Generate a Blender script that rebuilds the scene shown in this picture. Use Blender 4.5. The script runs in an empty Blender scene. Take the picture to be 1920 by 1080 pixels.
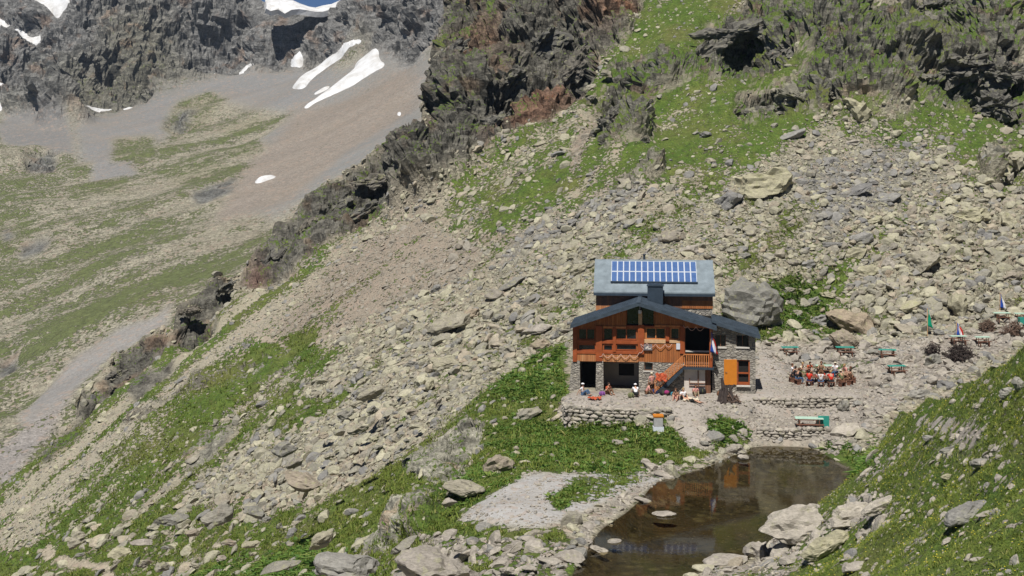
import bpy, bmesh, math, random
import numpy as np
from mathutils import Vector, Matrix

# ------------------------------------------------------------------ survey
FPX = 2637.0            # focal length in photo pixels
CX, HY = 960.0, 230.0   # optical centre column, horizon row
HC = 23.15              # eye height above the pond
scene = bpy.context.scene
COL = scene.collection
rng = np.random.default_rng(7)
random.seed(7)

def yz(px, py, z):                     # distance at which the sight line reaches height z
    return (HC - z) * FPX / (py - HY)
def P3(px, py, Y):
    return ((px-CX)/FPX*Y, Y, HC + (HY-py)/FPX*Y)

# ------------------------------------------------------------------ noise
def _hash(ix, iy, iz, seed):
    h = (ix.astype(np.int64)*374761393 + iy.astype(np.int64)*668265263 + iz.astype(np.int64)*1274126177 + seed*974634777) & 0xFFFFFFFF
    h = ((h ^ (h >> 13)) * 1103515245) & 0xFFFFFFFF
    h = ((h ^ (h >> 16)) * 2246822519) & 0xFFFFFFFF
    return ((h ^ (h >> 15)) & 0xFFFFFF).astype(np.float32) / 16777215.0

def vnoise(x, y, z, seed=0):
    ix, iy, iz = np.floor(x), np.floor(y), np.floor(z)
    fx, fy, fz = (x-ix), (y-iy), (z-iz)
    fx = fx*fx*(3-2*fx); fy = fy*fy*(3-2*fy); fz = fz*fz*(3-2*fz)
    ix = ix.astype(np.int64); iy = iy.astype(np.int64); iz = iz.astype(np.int64)
    r = 0
    for dz in (0, 1):
        wz = fz if dz else 1-fz
        for dy in (0, 1):
            wy = fy if dy else 1-fy
            a = _hash(ix, iy+dy, iz+dz, seed); b = _hash(ix+1, iy+dy, iz+dz, seed)
            r = r + (a + (b-a)*fx)*wy*wz
    return r*2-1

def fbm(x, y, z, s, octv=4, seed=0, gain=.5):
    r = 0; a = 1.0; t = 0; f = 1.0/s
    for o in range(octv):
        r = r + a*vnoise(x*f+o*17.3, y*f-o*9.1, z*f+o*3.7, seed+o*13); t += a; a *= gain; f *= 2.03
    return r/t

def facet(x, y, z, s, seed=0, flat=(1, 1, 1), slope=.9):
    """blocky noise: every cell carries a plane of its own, so the surface breaks into facets"""
    X, Y, Z = x/s*flat[0], y/s*flat[1], z/s*flat[2]
    ix, iy, iz = np.floor(X).astype(np.int64), np.floor(Y).astype(np.int64), np.floor(Z).astype(np.int64)
    best = np.full(X.shape, 9e9, np.float32); out = np.zeros(X.shape, np.float32)
    for dx in (-1, 0, 1):
        for dy in (-1, 0, 1):
            for dz in (-1, 0, 1):
                jx, jy, jz = ix+dx, iy+dy, iz+dz
                cx = X-(jx+_hash(jx, jy, jz, seed)); cy = Y-(jy+_hash(jx, jy, jz, seed+1)); cz = Z-(jz+_hash(jx, jy, jz, seed+2))
                d = cx*cx+cy*cy+cz*cz
                m = d < best
                val = (_hash(jx, jy, jz, seed+3)-.5)*1.2 + slope*((_hash(jx, jy, jz, seed+4)-.5)*2*cx+(_hash(jx, jy, jz, seed+5)-.5)*2*cy+(_hash(jx, jy, jz, seed+6)-.5)*2*cz)
                best = np.where(m, d, best); out = np.where(m, val, out)
    return out

def sstep(a, b, x):
    t = np.clip((x-a)/(b-a), 0, 1); return t*t*(3-2*t)

# ------------------------------------------------------------------ surfaces through surveyed points
def rbf_fit(pts):
    p = np.array(pts, float); A = p[:, :2]; n = len(A)
    D = np.sqrt(((A[:, None]-A[None])**2).sum(-1))
    M = np.zeros((n+3, n+3)); M[:n, :n] = D + np.eye(n)*-.3; M[:n, n] = 1; M[:n, n+1:] = A
    M[n:, :n] = M[:n, n:].T
    rhs = np.zeros(n+3); rhs[:n] = p[:, 2]
    w = np.linalg.solve(M, rhs)
    return A.astype(np.float32), w.astype(np.float32)
def rbf_eval(f, x, y):
    A, w = f; n = len(A)
    r = w[n] + w[n+1]*x + w[n+2]*y
    for i in range(n):
        r = r + w[i]*np.sqrt((x-A[i, 0])**2 + (y-A[i, 1])**2)
    return r

def yplane(px, py):                     # the big slope that carries the scree, 31 degrees
    u, v = (px-CX)/FPX, (HY-py)/FPX
    return 74.95/(.44*u+.42-v)

SIL = [(-400, 1130), (-200, 1020), (0, 905), (60, 868), (90, 830), (130, 785), (145, 730), (185, 700), (205, 660), (280, 622), (318, 596), (325, 560), (365, 530),
       (405, 500), (465, 472), (505, 446), (525, 408), (560, 375), (600, 340), (642, 318), (700, 288), (742, 264), (772, 240), (782, 200), (792, 165),
       (806, 120), (818, 70), (836, 30), (856, -5), (900, -60), (1000, -150), (1300, -330), (2300, -700)]
def sil(px): return np.interp(px, [s[0] for s in SIL], [s[1] for s in SIL])

mid = []
for px in range(-400, 1151, 140):
    for py in (-60, 60, 180, 300, 420, 520, 620, 700, 780, 860, 940, 1020, 1100):
        if py < sil(px)+25: continue
        if px > 600 and py > 650: continue
        if px > 450 and py > 760: continue
        if px > 150 and py > 930: continue
        mid.append(P3(px, py, yplane(px, py)))
for px, py in SIL[2:-3]:
    mid.append(P3(px, py, yplane(px, py)*(.97 if px > 300 else 1)))
for px, py, Y in [(-200, 1090, 134), (0, 1080, 129), (150, 1000, 131), (150, 1080, 123), (300, 1000, 122), (300, 1080, 115), (450, 1080, 103), (450, 1000, 112), (450, 900, 123), (600, 1080, 92), (600, 1000, 103), (600, 900, 117), (600, 800, 127),
                  (700, 1000, 95), (700, 900, 110), (700, 800, 121), (800, 760, 119), (900, 720, 118), (760, 690, 132), (900, 640, 132), (1000, 560, 138), (1050, 650, 126),
                  (750, 1070, 82), (820, 960, 91),
                  (1550, 600, 132), (1900, 560, 134), (2200, 560, 134), (1600, 500, 138), (1900, 450, 142), (2200, 400, 142), (1600, 400, 145), (1900, 300, 156), (1600, 300, 154),
                  (2200, 150, 160), (1600, 150, 165), (1900, 150, 170), (1600, 0, 180), (1900, 0, 186), (2200, -100, 190), (1750, 560, 133), (1400, 570, 129), (1400, 400, 144), (1400, 200, 165),
                  (1400, 0, 190), (1200, 400, 145), (1200, 200, 170), (1200, 0, 200), (1200, 490, 135), (1300, 560, 128)]:
    mid.append(P3(px, py, Y))
for px, py, z in [(1060, 740, 2.3), (1200, 745, 2.3), (1320, 745, 2.3), (1420, 735, 2.3), (1540, 715, 2.3), (1640, 705, 2.5), (1500, 662, 3.0), (1600, 660, 3.1), (1700, 655, 3.3),
                  (1760, 655, 3.4), (1840, 640, 4.0), (1910, 605, 5), (2100, 600, 5), (1130, 808, .8), (1010, 800, .5), (1250, 805, 1.1), (1300, 790, 1.5), (1340, 822, .8), (1420, 780, 1.5),
                  (1520, 797, 1.0), (1600, 790, 1.4), (1440, 827, .6), (1560, 827, .6), (1640, 770, 1.8), (1700, 740, 2.3), (1800, 700, 3), (1900, 680, 3.6), (2100, 660, 4), (1200, 880, .3), (1000, 870, .4), (1100, 930, .3), (920, 950, .2),
                  (1000, 1020, .15), (1040, 1060, .1), (950, 1075, -.2), (850, 900, -.1), (830, 830, -.6), (900, 790, .6), (1030, 700, 2.9), (960, 760, 1.0), (1400, 860, -.3), (1300, 950, -.6),
                  (1500, 900, -.6), (1200, 1050, -.5), (1600, 930, 0), (1700, 900, 0), (1450, 1080, 0)]:
    mid.append(P3(px, py, yz(px, py, z)))
mid += [(5, 115, 2.35), (12, 112, 2.35), (19, 114, 2.5), (8, 122, 3.0), (16, 122, 3.0)]
mid += [(90, 150, 22), (120, 200, 62), (140, 120, 34), (90, 110, 12), (0, 60, -2), (20, 60, -2), (-20, 60, -4), (40, 60, -2), (0, 35, 2), (20, 35, 0), (-30, 35, -2), (-60, 60, -14), (0, 12, 8), (-100, 120, -42), (40, 90, 0), (60, 110, 3)]
F_MID = rbf_fit(mid)

fore = []
for px, py, Y in [(1920, 640, 60), (2100, 540, 56), (2300, 460, 52), (1860, 675, 65), (1800, 712, 70), (1740, 742, 76), (1690, 768, 82), (1640, 803, 88), (1600, 850, 93),
                  (1900, 740, 55), (1900, 850, 50), (1900, 960, 43), (1900, 1080, 37), (2100, 1080, 33), (1800, 800, 63), (1800, 900, 56), (1800, 1000, 48), (1750, 1080, 46), (1700, 860, 72), (1700, 950, 62),
                  (1640, 1080, 55), (1620, 1010, 66), (1540, 1080, 65)]:
    fore.append(P3(px, py, Y))
for px, py, z in [(1640, 880, .7), (1620, 925, .3), (1560, 960, .5), (1470, 975, .6), (1450, 1040, .4), (1400, 1080, .25), (1300, 1085, .15)]:
    fore.append(P3(px, py, yz(px, py, z)))
fore += [(13, 85, -4), (20, 93, -3), (8, 80, -5), (5, 70, -1.5), (0, 75, -4), (-15, 75, -14), (-40, 75, -30), (-15, 95, -20), (20, 110, -9), (-15, 120, -30), (-80, 120, -60),
         (3, 58, 2), (8, 50, 5), (0, 40, 7), (-15, 50, -4), (0, 12, 16), (8, 25, 13.5), (12, 12, 16), (25, 25, 17), (-12, 25, 8), (-40, 30, -6), (60, 60, 20), (50, 30, 19), (90, 60, 34), (60, 90, 8), (90, 100, 14), (110, 70, 36)]
F_FORE = rbf_fit(fore)
CREST = [P3(*t)[:2] for t in [(2300, 460, 52), (2100, 540, 56), (1920, 640, 60), (1860, 675, 65), (1800, 712, 70), (1740, 742, 76), (1690, 768, 82), (1640, 803, 88), (1600, 850, 93)]]
CREST = sorted((x/y, y) for x, y in CREST)

RIDGE = [((px-CX)/FPX, yplane(px, py)*(.97 if px > 300 else 1)) for px, py in SIL]

class Ground:
    def __init__(s, us, ys):
        s.us = us.astype(np.float32); s.ys = ys.astype(np.float32); s.R = len(ys); s.C = len(us)
        U, Y = np.meshgrid(s.us, s.ys); s.U = U; s.Y = Y; s.X = U*Y
        s.Z = None
    def cast(s, px, py):
        u, v = (px-CX)/FPX, (HY-py)/FPX
        c = int(np.clip(np.searchsorted(s.us, u), 1, s.C-1))
        col = (s.Z[:, c]-HC)/s.ys
        k = np.nonzero(col >= v)[0]
        r = k[0] if len(k) else int(np.argmax(col))
        if r > 0 and len(k):
            t = (v-col[r-1])/(col[r]-col[r-1]+1e-9); y = s.ys[r-1]+t*(s.ys[r]-s.ys[r-1])
        else: y = s.ys[r]
        return float(u*y), float(y), float(HC+v*y)
    def height(s, x, y):
        x = np.asarray(x, float); y = np.asarray(y, float)
        c = np.interp(x/y, s.us, np.arange(s.C)); r = np.interp(y, s.ys, np.arange(s.R))
        c0 = np.clip(c.astype(int), 0, s.C-2); r0 = np.clip(r.astype(int), 0, s.R-2); fc = c-c0; fr = r-r0
        Z = s.Z
        return Z[r0, c0]*(1-fc)*(1-fr)+Z[r0, c0+1]*fc*(1-fr)+Z[r0+1, c0]*(1-fc)*fr+Z[r0+1, c0+1]*fc*fr
    def poly(s, pts, step=14):
        """outline surveyed from the photo, laid on the ground -> world (x, y)"""
        out = []
        for i in range(len(pts)):
            a, b = pts[i], pts[(i+1) % len(pts)]
            n = max(1, int(math.hypot(b[0]-a[0], b[1]-a[1])/step))
            for k in range(n):
                t = k/n; out.append(s.cast(a[0]+(b[0]-a[0])*t, a[1]+(b[1]-a[1])*t)[:2])
        return out
    def mask(s, pts, blur=3, warp=0.0, wscale=6.0, seed=0, world=False):
        w = pts if world else s.poly(pts)
        w = np.array(w); pu = w[:, 0]/w[:, 1]; pl = np.log(w[:, 1])
        pad = .02
        c0, c1 = np.searchsorted(s.us, [pu.min()-pad, pu.max()+pad]); r0, r1 = np.searchsorted(s.ys, np.exp([pl.min()-pad, pl.max()+pad]))
        c1 = min(c1+1, s.C); r1 = min(r1+1, s.R)
        X, Y, Z = s.X[r0:r1, c0:c1], s.Y[r0:r1, c0:c1], s.Z[r0:r1, c0:c1]
        if warp:
            X2 = X+warp*fbm(X, Y, Z, wscale, 4, seed+5, .6); Y2 = Y+warp*fbm(X, Y, Z, wscale, 4, seed+55, .6)
        else: X2, Y2 = X, Y
        inside = np.zeros(X.shape, bool)
        a = w; b = np.roll(w, -1, 0)
        for (x1, y1), (x2, y2) in zip(a, b):
            if y1 == y2: continue
            cond = (y1 > Y2) != (y2 > Y2)
            inside ^= cond & (X2 < (x2-x1)*(Y2-y1)/(y2-y1)+x1)
        m = np.zeros(s.Z.shape, np.float32); m[r0:r1, c0:c1] = inside
        return boxblur(m, blur)

def boxblur(m, k):
    if k < 1: return m
    for _ in range(2):
        for ax in (0, 1):
            p = np.pad(m, [(k+1, k) if a == ax else (0, 0) for a in (0, 1)], mode='edge')
            c = np.cumsum(p, ax, dtype=np.float64); n = m.shape[ax]; w = 2*k+1
            m = ((np.take(c, np.arange(w, w+n), ax)-np.take(c, np.arange(0, n), ax))/w).astype(np.float32)
    return m

Q = 1.0   # terrain resolution
us = np.concatenate([np.arange(-.60, -.40, .004), np.arange(-.40, .40, .0008/Q), np.arange(.40, .56, .004), np.arange(.56, 1.6, .02)])
ls = np.concatenate([np.arange(math.log(9), math.log(34), .02), np.arange(math.log(34), math.log(240), .0023/Q), np.arange(math.log(240), math.log(330), .008)])
G = Ground(us, np.exp(ls))
X, Y = G.X, G.Y
zm = rbf_eval(F_MID, X, Y); zf = rbf_eval(F_FORE, X, Y)
yr = np.interp(G.us, [r[0] for r in RIDGE], [r[1] for r in RIDGE]).astype(np.float32)[None, :]
zm = zm-1.1*np.maximum(0, Y-yr)
yc = np.interp(G.us, [c[0] for c in CREST], [c[1] for c in CREST]).astype(np.float32)[None, :]
bey = np.where(G.us[None, :] > CREST[0][0], np.maximum(0, Y-yc), np.maximum(0, Y-93))
zf = zf-1.3*bey
G.Z = np.maximum(zm, zf).astype(np.float32)
is_fore = (zf > zm)

POND_PX = [(1050, 1105), (1062, 1075), (1100, 1035), (1135, 990), (1190, 942), (1222, 905), (1262, 893), (1300, 885), (1350, 868), (1385, 850), (1402, 838), (1470, 833), (1540, 840),
           (1572, 868), (1600, 893), (1613, 920), (1600, 948), (1530, 955), (1460, 965), (1440, 985), (1442, 1010), (1440, 1040), (1400, 1058), (1330, 1066), (1280, 1085), (1260, 1105)]
pond_w = [P3(px, py, yz(px, py, 0))[:2] for px, py in POND_PX]
pm = G.mask(pond_w, blur=12, warp=1.0, wscale=2.2, world=True)
# ground stays above the water outside and sinks below it inside
tt = np.clip((.5-pm)/.46, 0, 1)
G.Z = np.where(pm > .5, -(pm-.5)*1.5, np.where(pm > .001, np.maximum(G.Z*tt, (.5-pm)*.5), G.Z)).astype(np.float32)
near_pond = (pm > .02)

terrace = G.mask([(1050, 762), (1052, 742), (1068, 735), (1070, 640), (1420, 640), (1420, 735), (1350, 745), (1240, 770), (1150, 772)], blur=3)
TW = [(4.0, 103.8), (9.6, 102.2), (12.6, 103.5), (15.5, 106), (19.4, 107.5), (19.6, 117), (4.3, 117), (3.6, 108)]
terrace = G.mask(TW, blur=3, world=True)
G.Z = G.Z*(1-terrace)+2.3*terrace
yard = G.mask([(18.6, 106.9), (26.2, 106.9), (29, 112), (27.5, 116), (19.4, 117)], 3, world=True); G.Z = G.Z*(1-yard)+2.3*yard
ledge = G.mask([(17.4, 101.5), (24.6, 101.1), (26, 103), (26, 106.3), (18.2, 106.3)], 3, world=True); G.Z = G.Z*(1-ledge)+1.0*ledge
terrace = np.maximum(terrace, np.maximum(yard, ledge))

# undulation
calm = np.clip(boxblur(((zm > -1) & (Y < 128) & (Y > 76) & (X > -6) & ~is_fore).astype(np.float32), 12), 0, 1)
wild = 1-calm
rise = np.clip((Y-125)/40, 0, 1)
Z0 = G.Z.copy()
G.Z = G.Z + (wild*(1.3*fbm(X, Y, Z0, 22, 3, 3)*np.clip((Y-60)/60, .2, 1.2) + .35*fbm(X, Y, Z0, 6, 3, 9)) + (.12+.1*wild)*fbm(X, Y, Z0, 1.8, 3, 21)*(1-terrace)*(1-np.clip(pm*3, 0, 1))).astype(np.float32)
# no ground above the silhouettes
print('ground base done')

def Zc(): return G.Z
def M(pts, blur=3, warp=1.0, ws=5.0, seed=0): return G.mask(pts, blur, warp, ws, seed)
grass = np.full(G.Z.shape, .28, np.float32)
tone = np.zeros(G.Z.shape+(3,), np.float32); tone[:] = (.34, .31, .235)
size = np.full(G.Z.shape, .35, np.float32)     # typical stone size
dens = np.full(G.Z.shape, .35, np.float32)     # how much of the ground stones cover
crag = np.zeros(G.Z.shape, np.float32)
gravel = np.zeros(G.Z.shape, np.float32)
leafy = np.zeros(G.Z.shape, np.float32)
def paint(pts, g=None, t=None, s=None, d=None, blur=3, warp=1.2, ws=5, seed=0, k=1.0, m=None, lf=None, gv=None, cr=None):
    if m is None: m = M(pts, blur, warp, ws, seed)
    m = m*k
    global grass, size, dens, leafy, gravel, crag
    if g is not None: grass = grass*(1-m)+g*m
    if s is not None: size = size*(1-m)+s*m
    if d is not None: dens = dens*(1-m)+d*m
    if lf is not None: leafy = leafy*(1-m)+lf*m
    if gv is not None: gravel = gravel*(1-m)+gv*m
    if cr is not None: crag = crag*(1-m)+cr*m
    if t is not None: tone[:] = tone*(1-m[..., None])+np.array(t, np.float32)*m[..., None]
    return m
BEIGE, PINK, GREY, PALE = (.32, .295, .215), (.285, .24, .19), (.235, .225, .20), (.33, .30, .265)
# upper right meadow and talus
paint([(1195, -5), (1925, -5), (1925, 330), (1700, 300), (1480, 290), (1300, 330), (1230, 330), (1150, 400), (1000, 440), (800, 440), (870, 340), (1000, 240), (1120, 130)], g=.80, t=BEIGE, s=.26, d=.22, warp=4, ws=9, blur=8, seed=1)
paint([(1000, 260), (1120, 140), (1180, 70), (1100, 250), (1010, 400), (830, 440), (860, 370)], g=.56, t=BEIGE, s=.4, d=.36, warp=3, blur=6, seed=2)
paint([(1130, 250), (1240, 210), (1380, 240), (1430, 200), (1500, 200), (1400, 250), (1250, 290), (1140, 400), (1000, 430), (1060, 350)], g=.72, s=.25, d=.15, warp=3, blur=6, seed=3)
paint([(1100, 180), (1110, 260), (1080, 330), (1060, 330), (1085, 240)], g=.1, t=PINK, s=.2, d=.3, warp=.8, seed=4)
# pink fine scree
paint([(1240, 270), (1150, 400), (1010, 470), (800, 600), (640, 660), (430, 660), (470, 600), (600, 500), (700, 430), (800, 385), (830, 440), (1000, 440), (1100, 400), (1180, 330)], g=.20, t=PINK, s=.14, d=.3, warp=3.5, ws=8, blur=10, seed=5)
paint([(1220, 340), (1180, 400), (960, 500), (900, 560), (960, 440), (1100, 380)], g=.06, t=GREY, s=.3, d=.5, warp=2.0, seed=15)
paint([(730, 490), (640, 560), (560, 610), (480, 640), (600, 600), (700, 520)], g=.72, s=.3, d=.25, warp=1.5, seed=6)
# beige boulder scree
paint([(1100, 430), (1230, 400), (1340, 330), (1340, 480), (1115, 500), (1070, 600), (1060, 640), (930, 710), (840, 800), (740, 870), (620, 930), (400, 1000), (300, 1000), (400, 880), (540, 740), (640, 660), (760, 600), (900, 530)], g=.36, t=BEIGE, s=.26, d=.7, warp=4, ws=8, blur=12, seed=7)
# right talus
paint([(1340, 330), (1560, 270), (1925, 260), (1925, 620), (1700, 645), (1560, 640), (1450, 560), (1345, 480)], g=.36, t=BEIGE, s=.44, d=.8, warp=4, ws=8, blur=12, seed=8)
paint([(1500, 300), (1700, 260), (1820, 240), (1760, 330), (1640, 380), (1520, 440), (1480, 380)], g=.16, t=GREY, s=.34, d=.7, warp=4, blur=10, seed=9)
paint([(1342, 560), (1380, 500), (1480, 505), (1600, 545), (1640, 600), (1560, 640), (1430, 645), (1345, 640)], g=.66, s=.5, d=.4, warp=3, blur=5, seed=10)
paint([(1620, 110), (1780, 170), (1925, 210), (1925, 350), (1830, 330), (1760, 250), (1650, 260), (1560, 210)], g=.74, s=.36, d=.3, warp=4, blur=6, seed=11)
paint([(1480, 360), (1560, 400), (1500, 470), (1420, 520), (1360, 540), (1345, 480), (1400, 440), (1450, 400)], g=.56, s=.4, d=.55, warp=4, blur=8, seed=50)
paint([(1300, 400), (1340, 350), (1380, 380), (1300, 440), (1180, 490), (1120, 500), (1200, 440)], g=.5, s=.35, d=.6, warp=4, blur=8, seed=51)
paint([(860, 640), (950, 590), (1060, 570), (1065, 620), (960, 640), (880, 690), (840, 740), (800, 730)], g=.48, s=.45, d=.65, warp=3, blur=8, seed=52)
paint([(1700, 480), (1780, 450), (1900, 420), (1925, 470), (1800, 500), (1720, 530)], g=.44, s=.6, d=.7, warp=4, blur=8, seed=53)
# left lower slope under the ridge
low = paint([(620, 470), (600, 500), (470, 600), (430, 660), (640, 660), (540, 740), (400, 880), (300, 1000), (100, 1000), (-60, 1000), (-60, 850), (90, 830), (280, 640), (420, 560)], g=.62, t=(.31, .285, .21), s=.2, d=.16, warp=3, ws=8, seed=12)
paint([(440, 640), (520, 640), (600, 610), (610, 650), (560, 690), (470, 700)], g=.85, s=.25, d=.08, warp=1.5, seed=13)
paint([(-30, 1040), (-30, 960), (200, 800), (400, 655), (480, 590), (610, 490), (560, 560), (440, 670), (250, 840), (80, 990)], g=.30, s=.2, d=.3, t=(.33, .30, .235), warp=3, blur=6, seed=54)
paint([(120, 995), (300, 850), (480, 700), (570, 660), (520, 725), (350, 880), (200, 990)], g=.36, s=.2, d=.3, t=(.33, .30, .235), warp=3, blur=6, seed=55)
# meadow left of the hut and along the bottom
paint([(-60, 1100), (-20, 1050), (80, 1005), (300, 970), (420, 985), (620, 925), (740, 870), (840, 800), (900, 740), (980, 680), (1066, 635), (1060, 740), (1050, 790), (1240, 800), (1290, 820), (1340, 830), (1330, 870), (1240, 895), (1060, 895), (940, 930), (900, 980), (1050, 990), (1080, 1040), (1060, 1100)], g=.80, t=BEIGE, s=.6, d=.28, warp=1.5, seed=14)
paint([(530, 730), (620, 740), (700, 700), (600, 790), (520, 800)], g=.75, s=.4, d=.3, warp=2, seed=16)
paint([(540, 860), (640, 850), (700, 780), (820, 800), (700, 880), (600, 950), (430, 990), (420, 930)], g=.12, t=(.42, .37, .28), s=.55, d=.85, warp=2.5, seed=17)
paint([(0, 1060), (120, 1000), (300, 960), (420, 940), (500, 960), (640, 960), (600, 1080), (0, 1100)], g=.66, s=.8, d=.42, warp=2, seed=18)
paint([(700, 1000), (900, 1010), (1060, 1010), (1080, 1060), (1040, 1100), (800, 1100), (640, 1060)], g=.5, t=PALE, s=.55, d=.5, warp=1, seed=19)
# terrace, yard, picnic ground
paint([(1050, 735), (1330, 735), (1420, 690), (1420, 650), (1560, 650), (1700, 640), (1800, 625), (1925, 590), (1925, 640), (1850, 672), (1760, 720), (1680, 765), (1620, 810), (1560, 832), (1420, 836), (1340, 800), (1330, 840), (1285, 842), (1270, 800), (1240, 770), (1050, 770)], g=.08, t=PALE, s=.3, d=.4, warp=.8, seed=20)
paint([(1420, 655), (1470, 690), (1480, 735), (1620, 730), (1600, 750), (1420, 760), (1330, 750), (1300, 800), (1320, 840), (1288, 842), (1270, 800), (1240, 765), (1060, 760), (1060, 740), (1330, 738), (1420, 700)], gv=.75, t=(.36, .33, .30), s=.15, d=.15, warp=.5, seed=21)
paint([(1490, 690), (1640, 670), (1630, 700), (1500, 700)], g=.5, gv=0, s=.3, d=.2, warp=.8, seed=22)
paint([(862, 975), (900, 935), (985, 888), (1085, 888), (1140, 880), (1200, 878), (1250, 878), (1262, 888), (1215, 910), (1110, 950), (1060, 975), (1000, 992), (930, 985)], g=.0, gv=.9, t=(.38, .375, .37), s=.12, d=.1, warp=.5, ws=2, seed=23)
paint([(1050, 900), (1090, 890), (1210, 890), (1240, 880), (1215, 905), (1110, 945), (1030, 960), (1080, 915)], g=.62, gv=.3, d=.08, warp=.7, seed=24)
# leafy dock patches
for k, pg in enumerate([[(1045, 800), (1120, 805), (1250, 795), (1285, 830), (1270, 870), (1150, 888), (1040, 880), (960, 860), (900, 820), (960, 780), (1030, 770)],
           [(1330, 785), (1375, 785), (1420, 825), (1380, 840), (1335, 825)], [(1025, 935), (1075, 900), (1090, 920), (1040, 955)],
           [(850, 900), (930, 860), (960, 900), (900, 940), (845, 960)], [(1545, 838), (1600, 835), (1640, 860), (1615, 885), (1565, 880)], [(1000, 690), (1060, 700), (1055, 745), (990, 740)]]):
    paint(pg, g=.9, gv=0, lf=1, s=.4, d=.07, warp=.9, ws=2.5, blur=2, seed=30+k)
# foreground slope
fm = boxblur(is_fore.astype(np.float32), 3)*(1-np.clip(pm*4, 0, 1))
paint(None, g=.78, t=PALE, s=.16, d=.11, m=fm, gv=0)
paint([(1620, 820), (1700, 800), (1820, 800), (1900, 800), (1925, 850), (1800, 900), (1680, 900), (1620, 870)], g=.64, s=.22, d=.22, warp=2, blur=6, seed=41)
paint([(1440, 960), (1560, 945), (1640, 930), (1700, 920), (1700, 940), (1640, 985), (1560, 1030), (1500, 1060), (1440, 1090), (1380, 1095), (1430, 1040)], g=.5, t=PALE, s=.3, d=.3, warp=1.5, seed=42)
# thin foot paths
def path(pts, w=.5, t=(.36, .31, .24)):
    wp = G.poly(pts, 8)[:-1]; half = len(wp)//2
    n = 0
    m = np.zeros(G.Z.shape, np.float32)
    for (x, y) in wp:
        c = np.searchsorted(G.us, x/y); r = np.searchsorted(G.ys, y)
        sl = (slice(max(0, r-14), r+14), slice(max(0, c-22), c+22))
        m[sl] = np.maximum(m[sl], (np.hypot(X[sl]-x, Y[sl]-y) < w*(1+.3*fbm(X[sl], Y[sl], Y[sl]*0, 1.2, 2, 3))))
    paint(None, g=0, t=t, d=0.0, m=boxblur(m, 1), gv=.6)
path([(480, 632), (520, 640), (545, 660), (560, 672), (545, 660), (520, 640)], .35)
path([(88, 1030), (95, 1045), (140, 1058), (195, 1062), (205, 1085), (195, 1062), (140, 1058), (95, 1045)], .5)
path([(1730, 785), (1790, 800), (1830, 818), (1790, 800)], .3, PALE)
# shore line of stones
ring = np.clip(1-np.abs(pm-.22)/.22, 0, 1)
paint(None, g=.25, s=.24, d=.5, t=PALE, m=np.clip(ring*1.3, 0, 1)*(.25+.75*(fbm(X, Y, Y*0, 3, 2, 77) > .05)))

# rock outcrops
CR = [  # the long dark ridge crag
 [(1195, -40), (1198, 20), (1165, 80), (1120, 130), (1060, 185), (1000, 245), (930, 290), (880, 330), (830, 365), (760, 385), (690, 420), (640, 440), (600, 470), (560, 500), (500, 520),
  (440, 520), (470, 465), (500, 440), (520, 400), (560, 370), (640, 315), (740, 262), (775, 235), (780, 190), (800, 120), (815, 70), (850, -40)],
 [(318, 600), (320, 560), (365, 528), (400, 500), (440, 500), (430, 550), (380, 570), (400, 600), (350, 640), (300, 640)],
 [(280, 622), (310, 600), (320, 640), (260, 680), (230, 720), (190, 735), (160, 760), (130, 790), (142, 735), (180, 700), (205, 660)],
 [(130, 790), (160, 780), (150, 810), (110, 850), (85, 870), (60, 870), (90, 830)],
 [(240, 690), (330, 660), (300, 720), (260, 760), (230, 740)], [(385, 750), (420, 730), (450, 735), (400, 790), (375, 785)],
 [(410, 700), (540, 660), (560, 680), (480, 720), (420, 730)],
 [(335, 830), (400, 800), (435, 815), (380, 880), (320, 890)],
 # upper right
 [(1110, 170), (1160, 120), (1210, 110), (1300, 80), (1330, 40), (1400, -10), (1440, -20), (1600, -20), (1560, 60), (1470, 80), (1480, 110), (1430, 120), (1350, 150), (1280, 160), (1230, 200), (1205, 270), (1150, 280), (1110, 230)],
 [(1460, 40), (1540, -20), (1925, -20), (1925, 200), (1860, 190), (1760, 180), (1680, 190), (1640, 140), (1560, 130), (1500, 100)],
 [(1375, 225), (1390, 180), (1440, 150), (1500, 120), (1580, 120), (1680, 140), (1690, 180), (1600, 185), (1560, 200), (1520, 205), (1470, 215), (1420, 235)],
 [(1855, 170), (1925, 150), (1925, 215), (1870, 200)], [(1840, 300), (1925, 285), (1925, 330), (1850, 335)],
 [(1150, 355), (1230, 300), (1240, 320), (1180, 370)],
 # outcrops in the lower meadow
 [(765, 865), (800, 830), (860, 795), (900, 800), (890, 850), (850, 900), (880, 915), (820, 930), (800, 900)],
 [(700, 1000), (760, 930), (800, 925), (850, 950), (800, 990), (750, 1020), (700, 1050), (640, 1060)],
]
crs = []
for i, pg in enumerate(CR):
    m = M(pg, 2, 2.2 if i < 9 or i > 8 else 1.0, 5, 60+i); crs.append(m)
    paint(None, m=m, cr=1, g=1.0 if i in (8, 9, 10, 11) else .5, d=.0, t=(.40, .37, .32) if i >= 14 else None)
# near outcrops of the crag type break the meadow too
specks = sstep(.28, .45, fbm(X, Y, Z0, 7, 4, 91))*(Y > 128)*low
crag = np.maximum(crag, specks*.8); 
# sorting: pockets of fines between bands of coarse blocks
srt = fbm((X*-.723-Y*.69)/34, (X*.69-Y*.723)/7, Y*0, 1, 3, 333)
size = size*np.exp(.75*srt*(Y > 100)); dens = np.clip(dens*(1+.5*srt), 0, 1)
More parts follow.
